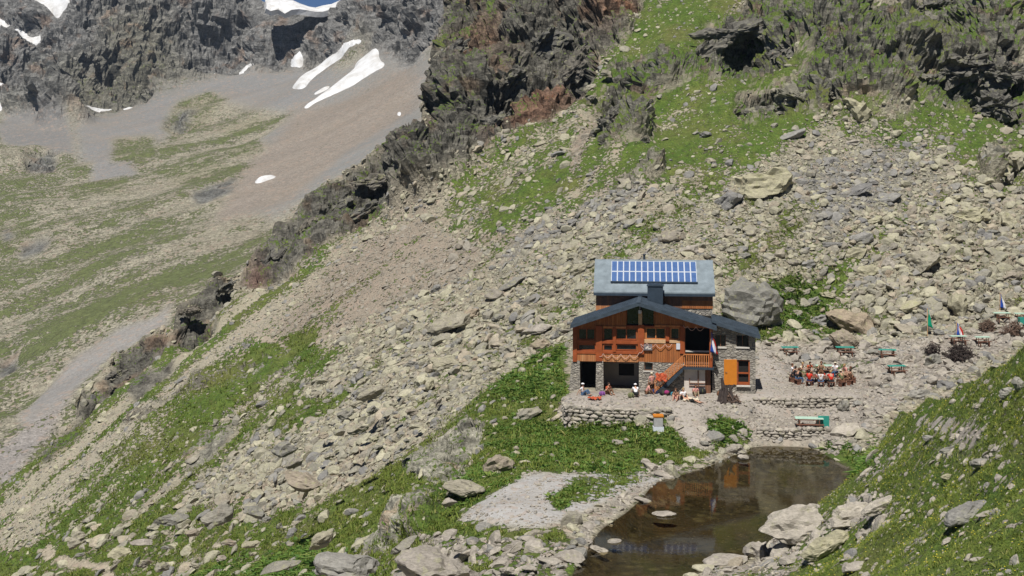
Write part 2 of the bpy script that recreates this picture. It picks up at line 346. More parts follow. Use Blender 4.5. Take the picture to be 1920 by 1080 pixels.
# displacement of crags along the normal, blocky at several scales
def normals(Px, Py, Pz):
    dux, duy, duz = np.gradient(Px, axis=1), np.gradient(Py, axis=1), np.gradient(Pz, axis=1)
    dvx, dvy, dvz = np.gradient(Px, axis=0), np.gradient(Py, axis=0), np.gradient(Pz, axis=0)
    nx, ny, nz = duy*dvz-duz*dvy, duz*dvx-dux*dvz, dux*dvy-duy*dvx
    l = np.sqrt(nx*nx+ny*ny+nz*nz)+1e-9
    return nx/l, ny/l, nz/l
Zs = boxblur(G.Z, 20); nx, ny, nz = normals(X, Y, Zs)
def carve(PX, PY, PZ, mask, amp, layers, seed, box=(1, 1, .75)):
    """rock relief in stages: each finer stage works on the already displaced surface, so steep faces keep their texture"""
    rows = np.nonzero((mask > .004).any(1))[0]; cols = np.nonzero((mask > .004).any(0))[0]
    sl = (slice(max(0, rows[0]-30), rows[-1]+30), slice(max(0, cols[0]-30), cols[-1]+30))
    x, y, z, m, a = PX[sl].copy(), PY[sl].copy(), PZ[sl].copy(), mask[sl], amp[sl]; idx = m > .004
    for k, (scale, h, blur, warp) in enumerate(layers):
        xs, ys, zs = x[idx], y[idx], z[idx]
        w = fbm(xs, ys, zs, scale*.5, 3, seed+90+k)*warp*scale
        d = np.zeros(x.shape, np.float32)
        d[idx] = facet(xs+w, ys, zs+w, scale, seed+k*10, box, .9)*h+fbm(xs, ys, zs, scale*1.3, 3, seed+60+k)*h*.5
        d = boxblur(d*m*a, blur)
        nx, ny, nz = normals(boxblur(x, 4), boxblur(y, 4), boxblur(z, 4))
        x, y, z = x+nx*d, y+ny*d, z+nz*d
    PX, PY, PZ = PX.copy(), PY.copy(), PZ.copy(); PX[sl], PY[sl], PZ[sl] = x, y, z
    return PX, PY, PZ
D = np.zeros(G.Z.shape, np.float32)
big = np.ones(G.Z.shape, np.float32)
lower = sstep(-.075, -.16, (X/Y)); big = big*(1-.55*lower)
for i in (14, 15): big = big*(1-crs[i]*.65)
for i in (3, 4, 5, 6, 7): big = big*(1-crs[i]*.75)
def hollow(pts, depth, lip, seed):
    m = M(pts, 6, .8, 3, seed)
    up = M([(a+2, b-22) for a, b in pts], 8, .8, 3, seed+1)
    return -depth*m+lip*up*(1-m)
D = D+hollow([(1350, 60), (1400, 50), (1455, 60), (1460, 105), (1400, 122), (1345, 112)], 2.4, 1.2, 300)
D = D+hollow([(1760, -20), (1840, -20), (1830, 40), (1795, 62), (1758, 50)], 2.6, 1.0, 302)
# loose blocky relief under the scree
st = np.clip(dens*(1-crag)*(1-terrace)*(1-np.clip(pm*3, 0, 1)), 0, 1)*(size > .5)
idx = st > .05
D2 = np.zeros(G.Z.shape, np.float32)
D2[idx] = (facet(X[idx], Y[idx], G.Z[idx], 1.7, 400, (1, 1, 1.3), .6)*.34+facet(X[idx], Y[idx], G.Z[idx], .8, 410, (1, 1, 1.2), .6)*.16)
D = D+D2*st
D = D*(1-terrace)
PX, PY, PZ = X+nx*D, Y+ny*D, G.Z+nz*D
PX, PY, PZ = carve(PX, PY, PZ, crag, big, [(13, 6.0, 5, .5), (5.5, 3.6, 3, .5), (2.3, 1.6, 1, .4), (1.0, .7, 0, .3), (.42, .26, 0, .3)], 200)
print('near ground done', PX.shape)

def grid_mesh(name, PX, PY, PZ, attrs, colr, mat, smooth=False):
    R, C = PX.shape
    me = bpy.data.meshes.new(name)
    co = np.stack([PX, PY, PZ], -1).reshape(-1, 3).astype(np.float32)
    me.vertices.add(R*C); me.vertices.foreach_set('co', co.ravel())
    i = (np.arange(R-1)[:, None]*C+np.arange(C-1)[None]).ravel()
    q = np.stack([i, i+1, i+C+1, i+C], -1).astype(np.int32)
    me.loops.add(q.size); me.loops.foreach_set('vertex_index', q.ravel())
    me.polygons.add(len(q)); me.polygons.foreach_set('loop_start', np.arange(0, q.size, 4, dtype=np.int32))
    me.polygons.foreach_set('use_smooth', np.full(len(q), smooth, bool))
    me.update(calc_edges=True)
    for k, a in attrs.items():
        at = me.attributes.new(k, 'FLOAT', 'POINT'); at.data.foreach_set('value', a.astype(np.float32).ravel())
    at = me.attributes.new('tone', 'FLOAT_COLOR', 'POINT')
    at.data.foreach_set('color', np.concatenate([colr, np.ones(colr.shape[:2]+(1,), np.float32)], -1).astype(np.float32).ravel())
    me.materials.append(mat)
    o = bpy.data.objects.new(name, me); COL.objects.link(o); o['kind'] = 'structure'
    return o
# ------------------------------------------------------------------ materials
class NT:
    def __init__(s, name):
        s.m = bpy.data.materials.new(name); s.m.use_nodes = True; s.t = s.m.node_tree; s.t.nodes.clear()
        s.out = s.n('ShaderNodeOutputMaterial'); s.b = s.n('ShaderNodeBsdfPrincipled'); s.l(s.b.outputs[0], s.out.inputs[0])
        s.b.inputs['Specular IOR Level'].default_value = .25
    def n(s, t, **k):
        x = s.t.nodes.new(t)
        for a, v in k.items(): setattr(x, a, v)
        return x
    def l(s, a, b): s.t.links.new(a, b)
    def val(s, sock, v):
        if hasattr(v, 'is_linked') or isinstance(v, bpy.types.NodeSocket): s.l(v, sock)
        elif isinstance(v, tuple) and len(v) == 3 and sock.type == 'RGBA': sock.default_value = v+(1,)
        else: sock.default_value = v
    def pos(s): return s.n('ShaderNodeNewGeometry').outputs['Position']
    def obj(s): return s.n('ShaderNodeTexCoord').outputs['Object']
    def noise(s, vec, scale, detail=4, rough=.55, dist=0):
        x = s.n('ShaderNodeTexNoise'); s.l(vec, x.inputs['Vector']); x.inputs['Scale'].default_value = scale
        x.inputs['Detail'].default_value = detail; x.inputs['Roughness'].default_value = rough; x.inputs['Distortion'].default_value = dist
        return x.outputs['Fac']
    def vor(s, vec, scale, feature='F1', out='Distance', rnd=1):
        x = s.n('ShaderNodeTexVoronoi', feature=feature); s.l(vec, x.inputs['Vector']); x.inputs['Scale'].default_value = scale; x.inputs['Randomness'].default_value = rnd
        return x.outputs[out]
    def mapping(s, vec, scale=(1, 1, 1), rot=(0, 0, 0)):
        x = s.n('ShaderNodeMapping'); s.l(vec, x.inputs[0]); x.inputs['Scale'].default_value = scale; x.inputs['Rotation'].default_value = rot
        return x.outputs[0]
    def math(s, op, a, b=0.0, c=0.0, clamp=False):
        x = s.n('ShaderNodeMath', operation=op, use_clamp=clamp)
        for i, v in enumerate((a, b, c)): s.val(x.inputs[i], v)
        return x.outputs[0]
    def ramp(s, fac, stops, interp='LINEAR'):
        x = s.n('ShaderNodeValToRGB'); s.l(fac, x.inputs[0]); e = x.color_ramp.elements; x.color_ramp.interpolation = interp
        while len(e) < len(stops): e.new(.5)
        for k, (p, c) in enumerate(stops):
            e[k].position = p; e[k].color = (c if isinstance(c, tuple) else (c, c, c))+(1,)
        return x.outputs[0]
    def mr(s, v, a, b, c=0.0, d=1.0):
        x = s.n('ShaderNodeMapRange'); x.clamp = True
        for i, q in enumerate((v, a, b, c, d)): s.val(x.inputs[i], q)
        return x.outputs[0]
    def mix(s, f, a, b, mode='MIX'):
        x = s.n('ShaderNodeMix', data_type='RGBA', blend_type=mode); x.clamp_factor = True
        s.val(x.inputs[0], f); s.val(x.inputs[6], a); s.val(x.inputs[7], b)
        return x.outputs[2]
    def attr(s, name, out='Fac', kind='GEOMETRY'):
        x = s.n('ShaderNodeAttribute', attribute_name=name, attribute_type=kind); return x.outputs[out]
    def bump(s, h, strength=.5, dist=.1, normal=None):
        x = s.n('ShaderNodeBump'); s.l(h, x.inputs['Height']); x.inputs['Strength'].default_value = strength; x.inputs['Distance'].default_value = dist
        if normal is not None: s.l(normal, x.inputs['Normal'])
        return x.outputs[0]
    def done(s, col=None, rough=None, normal=None):
        if col is not None: s.val(s.b.inputs['Base Color'], col)
        if rough is not None: s.val(s.b.inputs['Roughness'], rough)
        if normal is not None: s.l(normal, s.b.inputs['Normal'])
        return s.m

def mat_ground(name, k=1.0, far=False):
    """k = size of the finest detail in metres relative to the near slope"""
    n = NT(name); p = n.pos()
    ag, ac, av, tone = n.attr('grass'), n.attr('crag'), n.attr('gravel'), n.attr('tone', 'Color')
    n1 = n.noise(p, .45/k, 5, .62); n2 = n.noise(p, 2.6/k, 4, .6)
    g = n.math('ADD', n.math('ADD', ag, n.math('MULTIPLY', n.math('SUBTRACT', n1, .5), 1.25)), n.math('MULTIPLY', n.math('SUBTRACT', n2, .5), 1.8))
    gf = n.mr(g, .47, .56)
    # stones: two sizes of cells, each with its own brightness
    v1 = n.n('ShaderNodeTexVoronoi'); n.l(p, v1.inputs['Vector']); v1.inputs['Scale'].default_value = 2.1/k
    v2 = n.n('ShaderNodeTexVoronoi'); n.l(p, v2.inputs['Vector']); v2.inputs['Scale'].default_value = 6.5/k
    r1 = n.n('ShaderNodeSeparateColor'); n.l(v1.outputs['Color'], r1.inputs[0]); r2 = n.n('ShaderNodeSeparateColor'); n.l(v2.outputs['Color'], r2.inputs[0])
    br = n.math('MULTIPLY', n.mr(r1.outputs[0], 0, 1, .72, 1.22), n.mr(r2.outputs[0], 0, 1, .62, 1.3))
    fine = n.attr('fine'); br = n.mix(fine, br, n.mr(n.noise(p, 9/k, 5, .75), .3, .7, .62, 1.35))
    calm = n.mix(av, br, n.mr(r2.outputs[0], 0, 1, .86, 1.12))
    stone = n.mix(1, tone, calm, 'MULTIPLY')
    stone = n.mix(n.mr(n.noise(p, .11/k, 4), .45, .7, 0, .35), stone, (.24, .20, .155))
    stone = n.mix(n.mr(r1.outputs[1], .8, .95, 0, .45), stone, (.33, .25, .20))
    # rock faces
    w = n.mapping(p, (1, 1, 2.2)); cn = n.noise(w, .5/k, 9, .68, .6); cn2 = n.noise(p, 3.4/k, 5, .7)
    cb = n.math('MULTIPLY', n.mr(cn, .34, .66, .34, 1.6), n.mr(cn2, .32, .68, .5, 1.45))
    rock = n.mix(1, tone, cb, 'MULTIPLY')
    rock = n.mix(n.mr(n.noise(p, .22/k, 5), .56, .66, 0, .55), rock, n.mix(1, rock, (1.35, .95, .72), 'MULTIPLY'))
    base = n.mix(ac, stone, rock)
    # grass
    gc = n.mix(n.mr(n.noise(p, .35/k, 4), .35, .65), (.085, .148, .022), (.155, .20, .042))
    gc = n.mix(n.mr(n.noise(p, 5/k, 3), .35, .7), gc, (.055, .095, .018))
    gc = n.mix(n.mr(n.noise(p, .12/k, 3), .5, .7, 0, .6), gc, (.165, .15, .055))
    if far: gc = n.mix(.8, gc, (.165, .185, .082))
    gc = n.mix(1, gc, n.mr(n.noise(p, 1.3/k, 7, .75), .3, .7, .55, 1.4), 'MULTIPLY')
    gc = n.mix(n.mr(n.noise(p, 1.9/k, 5, .7), .55, .66, 0, .5), gc, (.12, .095, .045))
    up = n.n('ShaderNodeSeparateXYZ'); n.l(n.n('ShaderNodeNewGeometry').outputs['Normal'], up.inputs[0])
    gf = n.math('MULTIPLY', gf, n.mr(up.outputs[2], .32, .55), clamp=True) if not far else n.math('MULTIPLY', gf, n.mr(up.outputs[2], .25, .5), clamp=True)
    wet = n.mr(n.n('ShaderNodeSeparateXYZ').outputs[2], 0, 1) if False else None
    col = n.mix(gf, base, gc)
    if not far:
        z = n.n('ShaderNodeSeparateXYZ'); n.l(p, z.inputs[0])
        bed = n.mr(z.outputs[2], -.02, .05, 1, 0); inp = n.attr('pond')
        bed = n.math('MULTIPLY', bed, inp, clamp=True)
        bc = n.mix(n.mr(n.vor(p, 1.1, out='Distance'), .1, .5), (.15, .135, .085), (.06, .052, .034))
        bc = n.mix(n.mr(n.noise(p, .25, 4), .45, .6), bc, (.075, .058, .034))
        bc = n.mix(n.mr(n.vor(p, 2.6, out='Distance'), .10, .16, 1, 0), bc, (.24, .20, .13))
        col = n.mix(bed, col, bc)
    h = n.math('ADD', n.math('MULTIPLY', v1.outputs['Distance'], -.55), n.math('MULTIPLY', v2.outputs['Distance'], -.3))
    h = n.math('MULTIPLY', h, n.mr(n.math('MAXIMUM', av, fine), 0, 1, 1, .3))
    hr = n.math('ADD', n.math('MULTIPLY', cn, 1.6), n.math('MULTIPLY', cn2, .5))
    hh = n.mix(ac, h, hr); hh = n.mix(gf, hh, n.math('ADD', n.math('MULTIPLY', n.noise(p, 7/k, 4, .7), .7), n.math('MULTIPLY', n.noise(p, 1.4/k, 4, .7), 1.6)))
    return n.done(col, .9, n.bump(hh, .9 if not far else .8, .28*k if not far else .5*k))

def mat_stone(name, cols=((.37, .345, .24), (.30, .275, .22), (.21, .205, .185), (.33, .27, .20)), scale=1.0, lichen=.5, dark=.35):
    n = NT(name); p = n.pos(); r = n.attr('tint')
    base = n.ramp(r, [(i/(len(cols)-1), c) for i, c in enumerate(cols)])
    n1 = n.noise(p, 1.3*scale, 7, .65, .4); n2 = n.noise(n.mapping(p, (1, 1, 3.2)), 5*scale, 5, .7)
    col = n.mix(1, base, n.math('MULTIPLY', n.mr(n1, .3, .7, .75, 1.22), n.mr(n2, .3, .7, .72, 1.25)), 'MULTIPLY')
    col = n.mix(n.mr(n.noise(p, 2.3*scale, 6, .7), .55, .63, 0, lichen), col, (.36, .36, .19))
    col = n.mix(n.mr(n.noise(p, .9*scale, 8, .75), .60, .66, 0, dark), col, (.07, .065, .06))
    col = n.mix(n.mr(n.noise(p, .5*scale, 6, .7), .62, .72, 0, .5), col, (.33, .21, .14))
    h = n.math('ADD', n1, n.math('MULTIPLY', n2, .5))
    return n.done(col, .88, n.bump(h, .8, .16/scale))

def mat_plain(name, c, rough=.7, var=.12, scale=4, metal=0, spec=.3, bump=0):
    n = NT(name); p = n.obj()
    f = n.noise(p, scale, 5, .6)
    col = n.mix(1, c, n.mr(f, .3, .7, 1-var, 1+var), 'MULTIPLY')
    n.b.inputs['Metallic'].default_value = metal; n.b.inputs['Specular IOR Level'].default_value = spec
    return n.done(col, rough, n.bump(f, bump, .02) if bump else None)

def mat_wood(name, c1, c2, board=.13, axis=0, weather=.3):
    """upright boards: every board a shade of its own, grain along it"""
    n = NT(name); p = n.obj(); s = n.n('ShaderNodeSeparateXYZ'); n.l(p, s.inputs[0])
    t = n.math('DIVIDE', n.math('ADD', s.outputs[axis], s.outputs[1-axis] if axis < 2 else 0.0), board)
    fl = n.math('FLOOR', t); fr = n.math('FRACT', t)
    wn = n.n('ShaderNodeTexWhiteNoise', noise_dimensions='1D'); n.l(fl, wn.inputs['W'])
    col = n.mix(wn.outputs['Value'], c1, c2)
    sc = [30, 30, 30]; sc[2 if axis < 2 else 0] = 1.6
    g = n.noise(n.mapping(p, tuple(sc)), 1, 5, .65)
    col = n.mix(1, col, n.mr(g, .25, .75, .7, 1.25), 'MULTIPLY')
    col = n.mix(n.mr(n.noise(n.mapping(p, (3, 3, .7)), 1, 4), .5, .75, 0, weather), col, (.11, .07, .05))
    gap = n.math('MULTIPLY', n.mr(fr, 0, .07), n.mr(fr, .93, 1, 1, 0))
    return n.done(col, .7, n.bump(gap, .9, .03))

def mat_masonry(name, c=((.40, .37, .32), (.30, .28, .25), (.46, .42, .35)), s=(2.6, 2.6, 5.5)):
    n = NT(name); p = n.mapping(n.obj(), s); p2 = n.n('ShaderNodeVectorMath', operation='ADD'); n.l(p, p2.inputs[0])
    nz = n.n('ShaderNodeTexNoise'); n.l(p, nz.inputs['Vector']); nz.inputs['Scale'].default_value = 1.5
    sc = n.n('ShaderNodeVectorMath', operation='SCALE'); n.l(nz.outputs['Color'], sc.inputs[0]); sc.inputs['Scale'].default_value = .7; n.l(sc.outputs[0], p2.inputs[1])
    v = n.n('ShaderNodeTexVoronoi'); n.l(p2.outputs[0], v.inputs['Vector']); v.inputs['Scale'].default_value = 1
    e = n.vor(p2.outputs[0], 1, 'DISTANCE_TO_EDGE')
    r = n.n('ShaderNodeSeparateColor'); n.l(v.outputs['Color'], r.inputs[0])
    col = n.ramp(r.outputs[0], [(i/(len(c)-1), q) for i, q in enumerate(c)])
    col = n.mix(1, col, n.mr(r.outputs[1], 0, 1, .65, 1.2), 'MULTIPLY')
    col = n.mix(1, col, n.mr(n.noise(n.obj(), 9, 5, .7), .3, .7, .75, 1.2), 'MULTIPLY')
    col = n.mix(n.mr(e, .02, .07, 1, 0), col, (.27, .25, .22))
    return n.done(col, .9, n.bump(n.mr(e, 0, .18), 1, .07))

MT = {}
MT['near'] = mat_ground('hillside ground'); MT['far'] = mat_ground('far mountain ground', 3.2, True)
MT['stone'] = mat_stone('lichened stone'); MT['grey_stone'] = mat_stone('grey stone', ((.27, .262, .245), (.20, .195, .19), (.31, .295, .26)), lichen=.2)
MT['pale_stone'] = mat_stone('pale shore stone', ((.39, .355, .305), (.31, .28, .245), (.43, .39, .33)), lichen=.35, dark=.25)
MT['masonry'] = mat_masonry('rubble masonry')
# ------------------------------------------------------------------ meshes of the near ground
CLIFF = np.array((.112, .106, .09), np.float32)
m = crag[..., None]
cliff_tone = np.repeat(CLIFF[None, None], G.Z.shape[0], 0).repeat(G.Z.shape[1], 1)
for pg, t, i in [([(740, 200), (790, 190), (800, 250), (760, 270), (700, 245)], (.145, .09, .065), 1), ([(980, 180), (1060, 160), (1070, 200), (1020, 260), (970, 250), (920, 275), (900, 260), (960, 210)], (.16, .098, .068), 2),
                 ([(850, 60), (950, 30), (940, 130), (880, 150)], (.15, .105, .075), 3), ([(1130, -10), (1200, -10), (1190, 50), (1120, 60)], (.18, .12, .085), 4), ([(460, 500), (490, 460), (500, 520), (470, 540)], (.17, .09, .07), 5),
                 ([(290, 610), (330, 590), (320, 640), (280, 650)], (.15, .10, .08), 6)]:
    w = M(pg, 6, 3, 4, 500+i)[..., None]; cliff_tone = cliff_tone*(1-w)+np.array(t, np.float32)*w
bright = np.zeros(G.Z.shape, np.float32)
for i in (8, 9, 10, 11): bright = np.maximum(bright, crs[i]*.35)
for i in (5, 6, 7): bright = np.maximum(bright, crs[i]*.7)
for i in (12, 13): bright = np.maximum(bright, crs[i])
for i in (14, 15): bright = np.maximum(bright, crs[i])
cliff_tone = cliff_tone*(1-bright[..., None])+np.array((.25, .24, .195), np.float32)*bright[..., None]
hole = np.zeros(G.Z.shape, np.float32)
T = tone*(1-.32*np.clip(dens*1.2, 0, 1)*(1-gravel))[..., None]*(1-m)+cliff_tone*m  # darker soil between dense stones, with gap shade put into its colour
# streaks of debris down the fall line
fx, fy = -.723, -.69
a_ = (X*fx+Y*fy); b_ = (X*-fy+Y*fx)
streak = fbm(a_/40, b_/2.2, a_*0, 1, 4, 600)
on = boxblur(((Y > 105)).astype(np.float32), 10)*wild
grass = grass+streak*on*(.45+.45*low)
T = T*(1+.10*fbm(a_/30, b_/3, a_*0, 1, 4, 610)[..., None]*on[..., None])
pond_a = (pm > .01).astype(np.float32)
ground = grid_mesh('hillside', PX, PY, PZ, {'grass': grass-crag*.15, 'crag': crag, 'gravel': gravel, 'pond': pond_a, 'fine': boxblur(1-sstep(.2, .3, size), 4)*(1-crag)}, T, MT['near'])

# ------------------------------------------------------------------ the far side of the valley
far_pts = [P3(*t) for t in [(-300, 900, 330), (-300, 500, 540), (-300, 200, 900), (0, 900, 330), (0, 780, 385), (0, 700, 430), (0, 600, 490), (0, 500, 560), (0, 400, 640), (0, 300, 760), (0, 240, 850), (200, 700, 380), (200, 600, 440), (200, 500, 520), (200, 350, 680), (200, 270, 790), (200, 230, 860),
    (400, 560, 430), (400, 500, 470), (400, 400, 570), (400, 300, 700), (400, 200, 860), (400, 170, 905), (600, 350, 580), (600, 270, 690), (600, 200, 800), (600, 130, 920), (780, 300, 560), (780, 250, 620), (780, 180, 720), (780, 130, 790), (900, 200, 640), (900, 100, 720), (900, 0, 800),
    (450, 128, 950), (450, 60, 985), (450, 0, 1010), (450, -60, 1040), (300, 160, 925), (300, 60, 975), (300, -60, 1040), (600, 115, 940), (600, 70, 962), (590, 24, 990), (560, 14, 1000), (640, 14, 985), (640, 80, 950), (505, 5, 1010), (505, 60, 985), (200, 215, 890), (150, 100, 945), (150, 0, 1000), (150, -60, 1030),
    (700, 90, 875), (700, 40, 900), (700, -60, 950), (800, 70, 820), (850, 0, 850), (850, -60, 880), (60, 225, 880), (60, 150, 930), (60, 60, 1050), (0, 0, 1180), (-300, 0, 1180), (0, 100, 1010), (690, 60, 890), (540, 60, 975)]]
F_FAR = rbf_fit(far_pts)
usf = np.arange(-.50, .12, .00085/Q); lsf = np.arange(math.log(250), math.log(1400), .0019/Q)
GF = Ground(usf, np.exp(lsf))
GF.Z = rbf_eval(F_FAR, GF.X, GF.Y).astype(np.float32)
SKY = [(-500, -300), (440, -120), (478, -14), (498, -1), (520, 5), (546, 7), (562, 14), (577, 20), (592, 22), (607, 18), (622, 15), (637, 8), (648, -14), (700, -110), (1400, -400)]
def crest_cap(x, y):
    px = x/y*FPX+CX; v = (HY-np.interp(px, [s[0] for s in SKY], [s[1] for s in SKY]))/FPX
    return HC+v*1000
XF, YF = GF.X, GF.Y; G_, GF_ = G, GF
grassF = np.full(GF.Z.shape, .46, np.float32); toneF = np.zeros(GF.Z.shape+(3,), np.float32); toneF[:] = (.30, .28, .215); cragF = np.zeros(GF.Z.shape, np.float32); gravF = np.zeros(GF.Z.shape, np.float32)
def MF(pts, blur=3, warp=5.0, ws=35.0, seed=0): return GF.mask(pts, blur, warp, ws, seed)
def paintF(pts, g=None, t=None, c=None, gv=None, m=None, **k):
    global grassF, cragF, gravF
    if m is None: m = MF(pts, **k)
    if g is not None: grassF = grassF*(1-m)+g*m
    if c is not None: cragF = cragF*(1-m)+c*m
    if gv is not None: gravF = gravF*(1-m)+gv*m
    if t is not None: toneF[:] = toneF*(1-m[..., None])+np.array(t, np.float32)*m[..., None]
    return m
SCREE = (.23, .226, .215)
paintF([(0, 260), (200, 230), (300, 200), (400, 240), (560, 220), (700, 260), (640, 320), (500, 400), (300, 560), (0, 760), (-100, 700), (-100, 300)], g=.52, seed=1, blur=8)
paintF([(-50, 470), (120, 400), (330, 410), (420, 470), (250, 560), (100, 660), (-50, 760)], g=.66, seed=2, blur=8)
paintF([(140, 250), (230, 200), (420, 140), (450, 122), (560, 122), (640, 128), (700, 90), (790, 60), (820, 110), (790, 240), (740, 275), (640, 325), (520, 400), (440, 400), (540, 300), (480, 260), (560, 210), (500, 200), (420, 190), (330, 230), (260, 290), (150, 300)], g=.0, t=SCREE, gv=.75, seed=3, blur=5)
paintF([(140, 245), (230, 200), (420, 140), (450, 122), (560, 122), (620, 125), (600, 190), (520, 200), (400, 180), (320, 240), (250, 280), (160, 290)], g=-.1, t=(.205, .203, .20), gv=.95, seed=13, blur=5)
paintF([(560, 200), (640, 190), (760, 130), (790, 150), (780, 200), (700, 270), (640, 310), (520, 380), (400, 420), (440, 330), (520, 260)], g=.08, t=(.255, .222, .19), gv=.6, seed=4, blur=6)
paintF([(640, 290), (760, 210), (790, 230), (740, 275), (640, 322), (560, 370)], g=.0, t=(.21, .21, .205), gv=.9, seed=14, blur=4)
paintF([(0, 215), (60, 225), (130, 240), (140, 290), (60, 280), (0, 270)], g=.0, t=(.19, .185, .18), gv=.9, seed=5)
paintF([(300, 590), (330, 560), (310, 610), (200, 670), (130, 740), (60, 800), (30, 790), (60, 750), (150, 660), (230, 610)], g=-.1, t=(.26, .25, .24), gv=.85, seed=6, warp=2)
paintF([(-20, 850), (60, 790), (140, 730), (100, 800), (0, 920)], g=.2, t=(.27, .25, .235), gv=.6, seed=7, warp=2)
paintF([(160, 290), (240, 275), (250, 330), (170, 350)], g=.1, t=(.22, .215, .21), gv=.8, seed=8)
for k, (pg, gg) in enumerate([([(300, 240), (340, 190), (400, 172), (425, 185), (400, 215), (340, 245)], .55), ([(400, 235), (480, 210), (490, 225), (430, 250)], .5), ([(210, 260), (290, 250), (285, 295), (210, 305)], .62),
                   ([(425, 275), (480, 260), (490, 285), (430, 300)], .56), ([(300, 320), (400, 300), (470, 320), (430, 345), (330, 350)], .55), ([(140, 350), (240, 330), (230, 370), (120, 380)], .68), ([(0, 430), (60, 420), (50, 460), (0, 480)], .7)]):
    paintF(pg, g=gg, gv=.1, t=(.27, .255, .18), seed=20+k, warp=4)
cl = paintF([(-100, -120), (60, -120), (470, -120), (505, -100), (1000, -120), (1000, 60), (840, 60), (790, 90), (780, 120), (760, 125), (745, 100), (700, 95), (690, 75), (640, 110), (620, 125), (560, 123), (500, 118), (440, 130), (395, 140), (300, 165), (265, 185), (200, 205), (160, 235), (110, 240), (80, 240), (50, 220), (0, 210), (-100, 220)], g=.12, c=1, gv=0, t=(.175, .172, .166), seed=9, warp=8, blur=4)  # far cliff tone lifted: haze of the air put into the colour
paintF([(100, 150), (200, 90), (330, 60), (400, 120), (300, 170), (150, 230), (60, 200)], g=.42, t=(.15, .143, .115), seed=10, warp=12, blur=10)
paintF([(180, 20), (300, 0), (330, 60), (200, 80)], g=.45, t=(.16, .15, .115), seed=11, warp=12, blur=10)
for k, pg in enumerate([[(315, 235), (345, 200), (370, 200), (350, 235)], [(350, 370), (440, 340), (430, 365), (370, 385)], [(55, 295), (110, 280), (90, 320), (50, 330)], [(0, 440), (20, 430), (20, 460), (0, 470)], [(40, 470), (100, 455), (90, 480), (40, 495)], [(0, 680), (40, 660), (40, 690), (0, 720)], [(60, 100), (110, 130), (60, 220), (20, 210)]]):
    paintF(pg, g=.2, c=.9, gv=0, t=(.15, .15, .14), seed=40+k, warp=4)
Zs = boxblur(GF.Z, 12); nx, ny, nz = normals(XF, YF, Zs)
a_ = (XF*fx+YF*fy); b_ = (XF*-fy+YF*fx)
relief = (fbm(XF, YF, GF.Z, 90, 5, 650)*7+fbm(a_/160, b_/22, a_*0, 1, 4, 651)*3.0)*(1-cragF)*(1-gravF*.75)
grassF = grassF+(fbm(a_/220, b_/16, a_*0, 1, 4, 655)*.5+fbm(XF, YF, GF.Z, 60, 4, 656)*.35)*(1-cragF)*(1-gravF)
toneF *= (1+.14*fbm(a_/150, b_/10, a_*0, 1, 4, 658)[..., None]*(1-cragF[..., None]))
GF.Z = GF.Z+relief
SNOW = [
 ([(62, -8), (135, -8), (128, 8), (112, 16), (106, 29), (92, 20), (75, 12)], 'broad snow field cut by the top edge of the photo, left corner'),
 ([(-6, 66), (20, 66), (50, 66), (74, 58), (72, 68), (40, 75), (0, 72)], 'thin level snow band on the shaded cliff at far left'),
 ([(-6, 162), (16, 156), (20, 168), (8, 178), (-6, 180)], 'small snow patch at the left edge above the scree'),
 ([(-6, 202), (5, 200), (6, 214), (-6, 220)], 'tiny snow scrap at the left edge, below the others there'),
 ([(157, 205), (185, 196), (210, 190), (240, 182), (262, 184), (240, 189), (215, 192), (190, 205), (170, 210)], 'long narrow snow strip along the foot of the left cliff'),
 ([(394, 140), (400, 134), (423, 131), (420, 136), (400, 142)], 'short snow strip between the two gully snow tongues and the long cliff foot strip'),
 ([(436, 130), (446, 115), (457, 112), (463, 92), (470, 77), (472, 92), (463, 112), (474, 120), (455, 124)], 'pointed snow tongue running up a gully, left one of two'),
 ([(443, 78), (450, 74), (459, 82), (452, 87)], 'small snow spot on the cliff just above the left gully tongue'),
 ([(534, 114), (548, 106), (556, 100), (557, 84), (563, 98), (573, 106), (565, 114), (575, 125), (552, 121)], 'pointed snow tongue with two feet in a gully, right one of two'),
 ([(548, 165), (560, 150), (590, 130), (620, 110), (650, 98), (686, 84), (694, 70), (696, 78), (684, 94), (655, 104), (620, 122), (590, 142), (565, 168)], 'long slanting snow ribbon crossing the grey scree, upper of the two'),
 ([(565, 203), (600, 180), (640, 150), (664, 130), (670, 118), (690, 105), (712, 92), (708, 105), (722, 124), (700, 134), (660, 160), (620, 178), (590, 192), (575, 204)], 'widest snow patch, broad triangle lying on the grey scree'),
 ([(585, 177), (605, 165), (622, 160), (610, 168), (590, 178)], 'thin snow splinter just left of the widest snow patch'),
 ([(742, 203), (746, 203), (753, 220), (750, 224), (744, 216)], 'small upright snow scrap beside the dark near crag'),
 ([(750, 262), (765, 254), (778, 247), (792, 252), (780, 260), (768, 267)], 'short fat snow patch tucked against the foot of the near crag'),
 ([(474, 342), (490, 334), (510, 329), (522, 330), (505, 336), (485, 343)], 'lowest snow patch, a thin sliver alone on the stony valley side')]
SNOWM = np.zeros(GF.Z.shape, np.float32)
for pg, lab in SNOW: SNOWM = np.maximum(SNOWM, GF.mask(pg, 5, 2.0, 14, 3))
SNOWM = np.maximum(SNOWM, .42*GF.mask([(465, -30), (665, -30), (665, 45), (465, 45)], 8, 2, 14, 3))
PXF, PYF, PZF = carve(XF, YF, GF.Z, cragF, np.clip((YF-600)/250, .12, 1)*(1-np.clip(SNOWM*2.5, 0, 1)), [(90, 26, 5, .5), (36, 15, 3, .5), (15, 8.0, 1, .4), (6.5, 3.6, 0, .3), (2.8, 1.5, 0, .3)], 700, (1.1, 1, .7))
cap = crest_cap(PXF, PYF)+fbm(XF, YF, YF*0, 14, 4, 660)*1.3
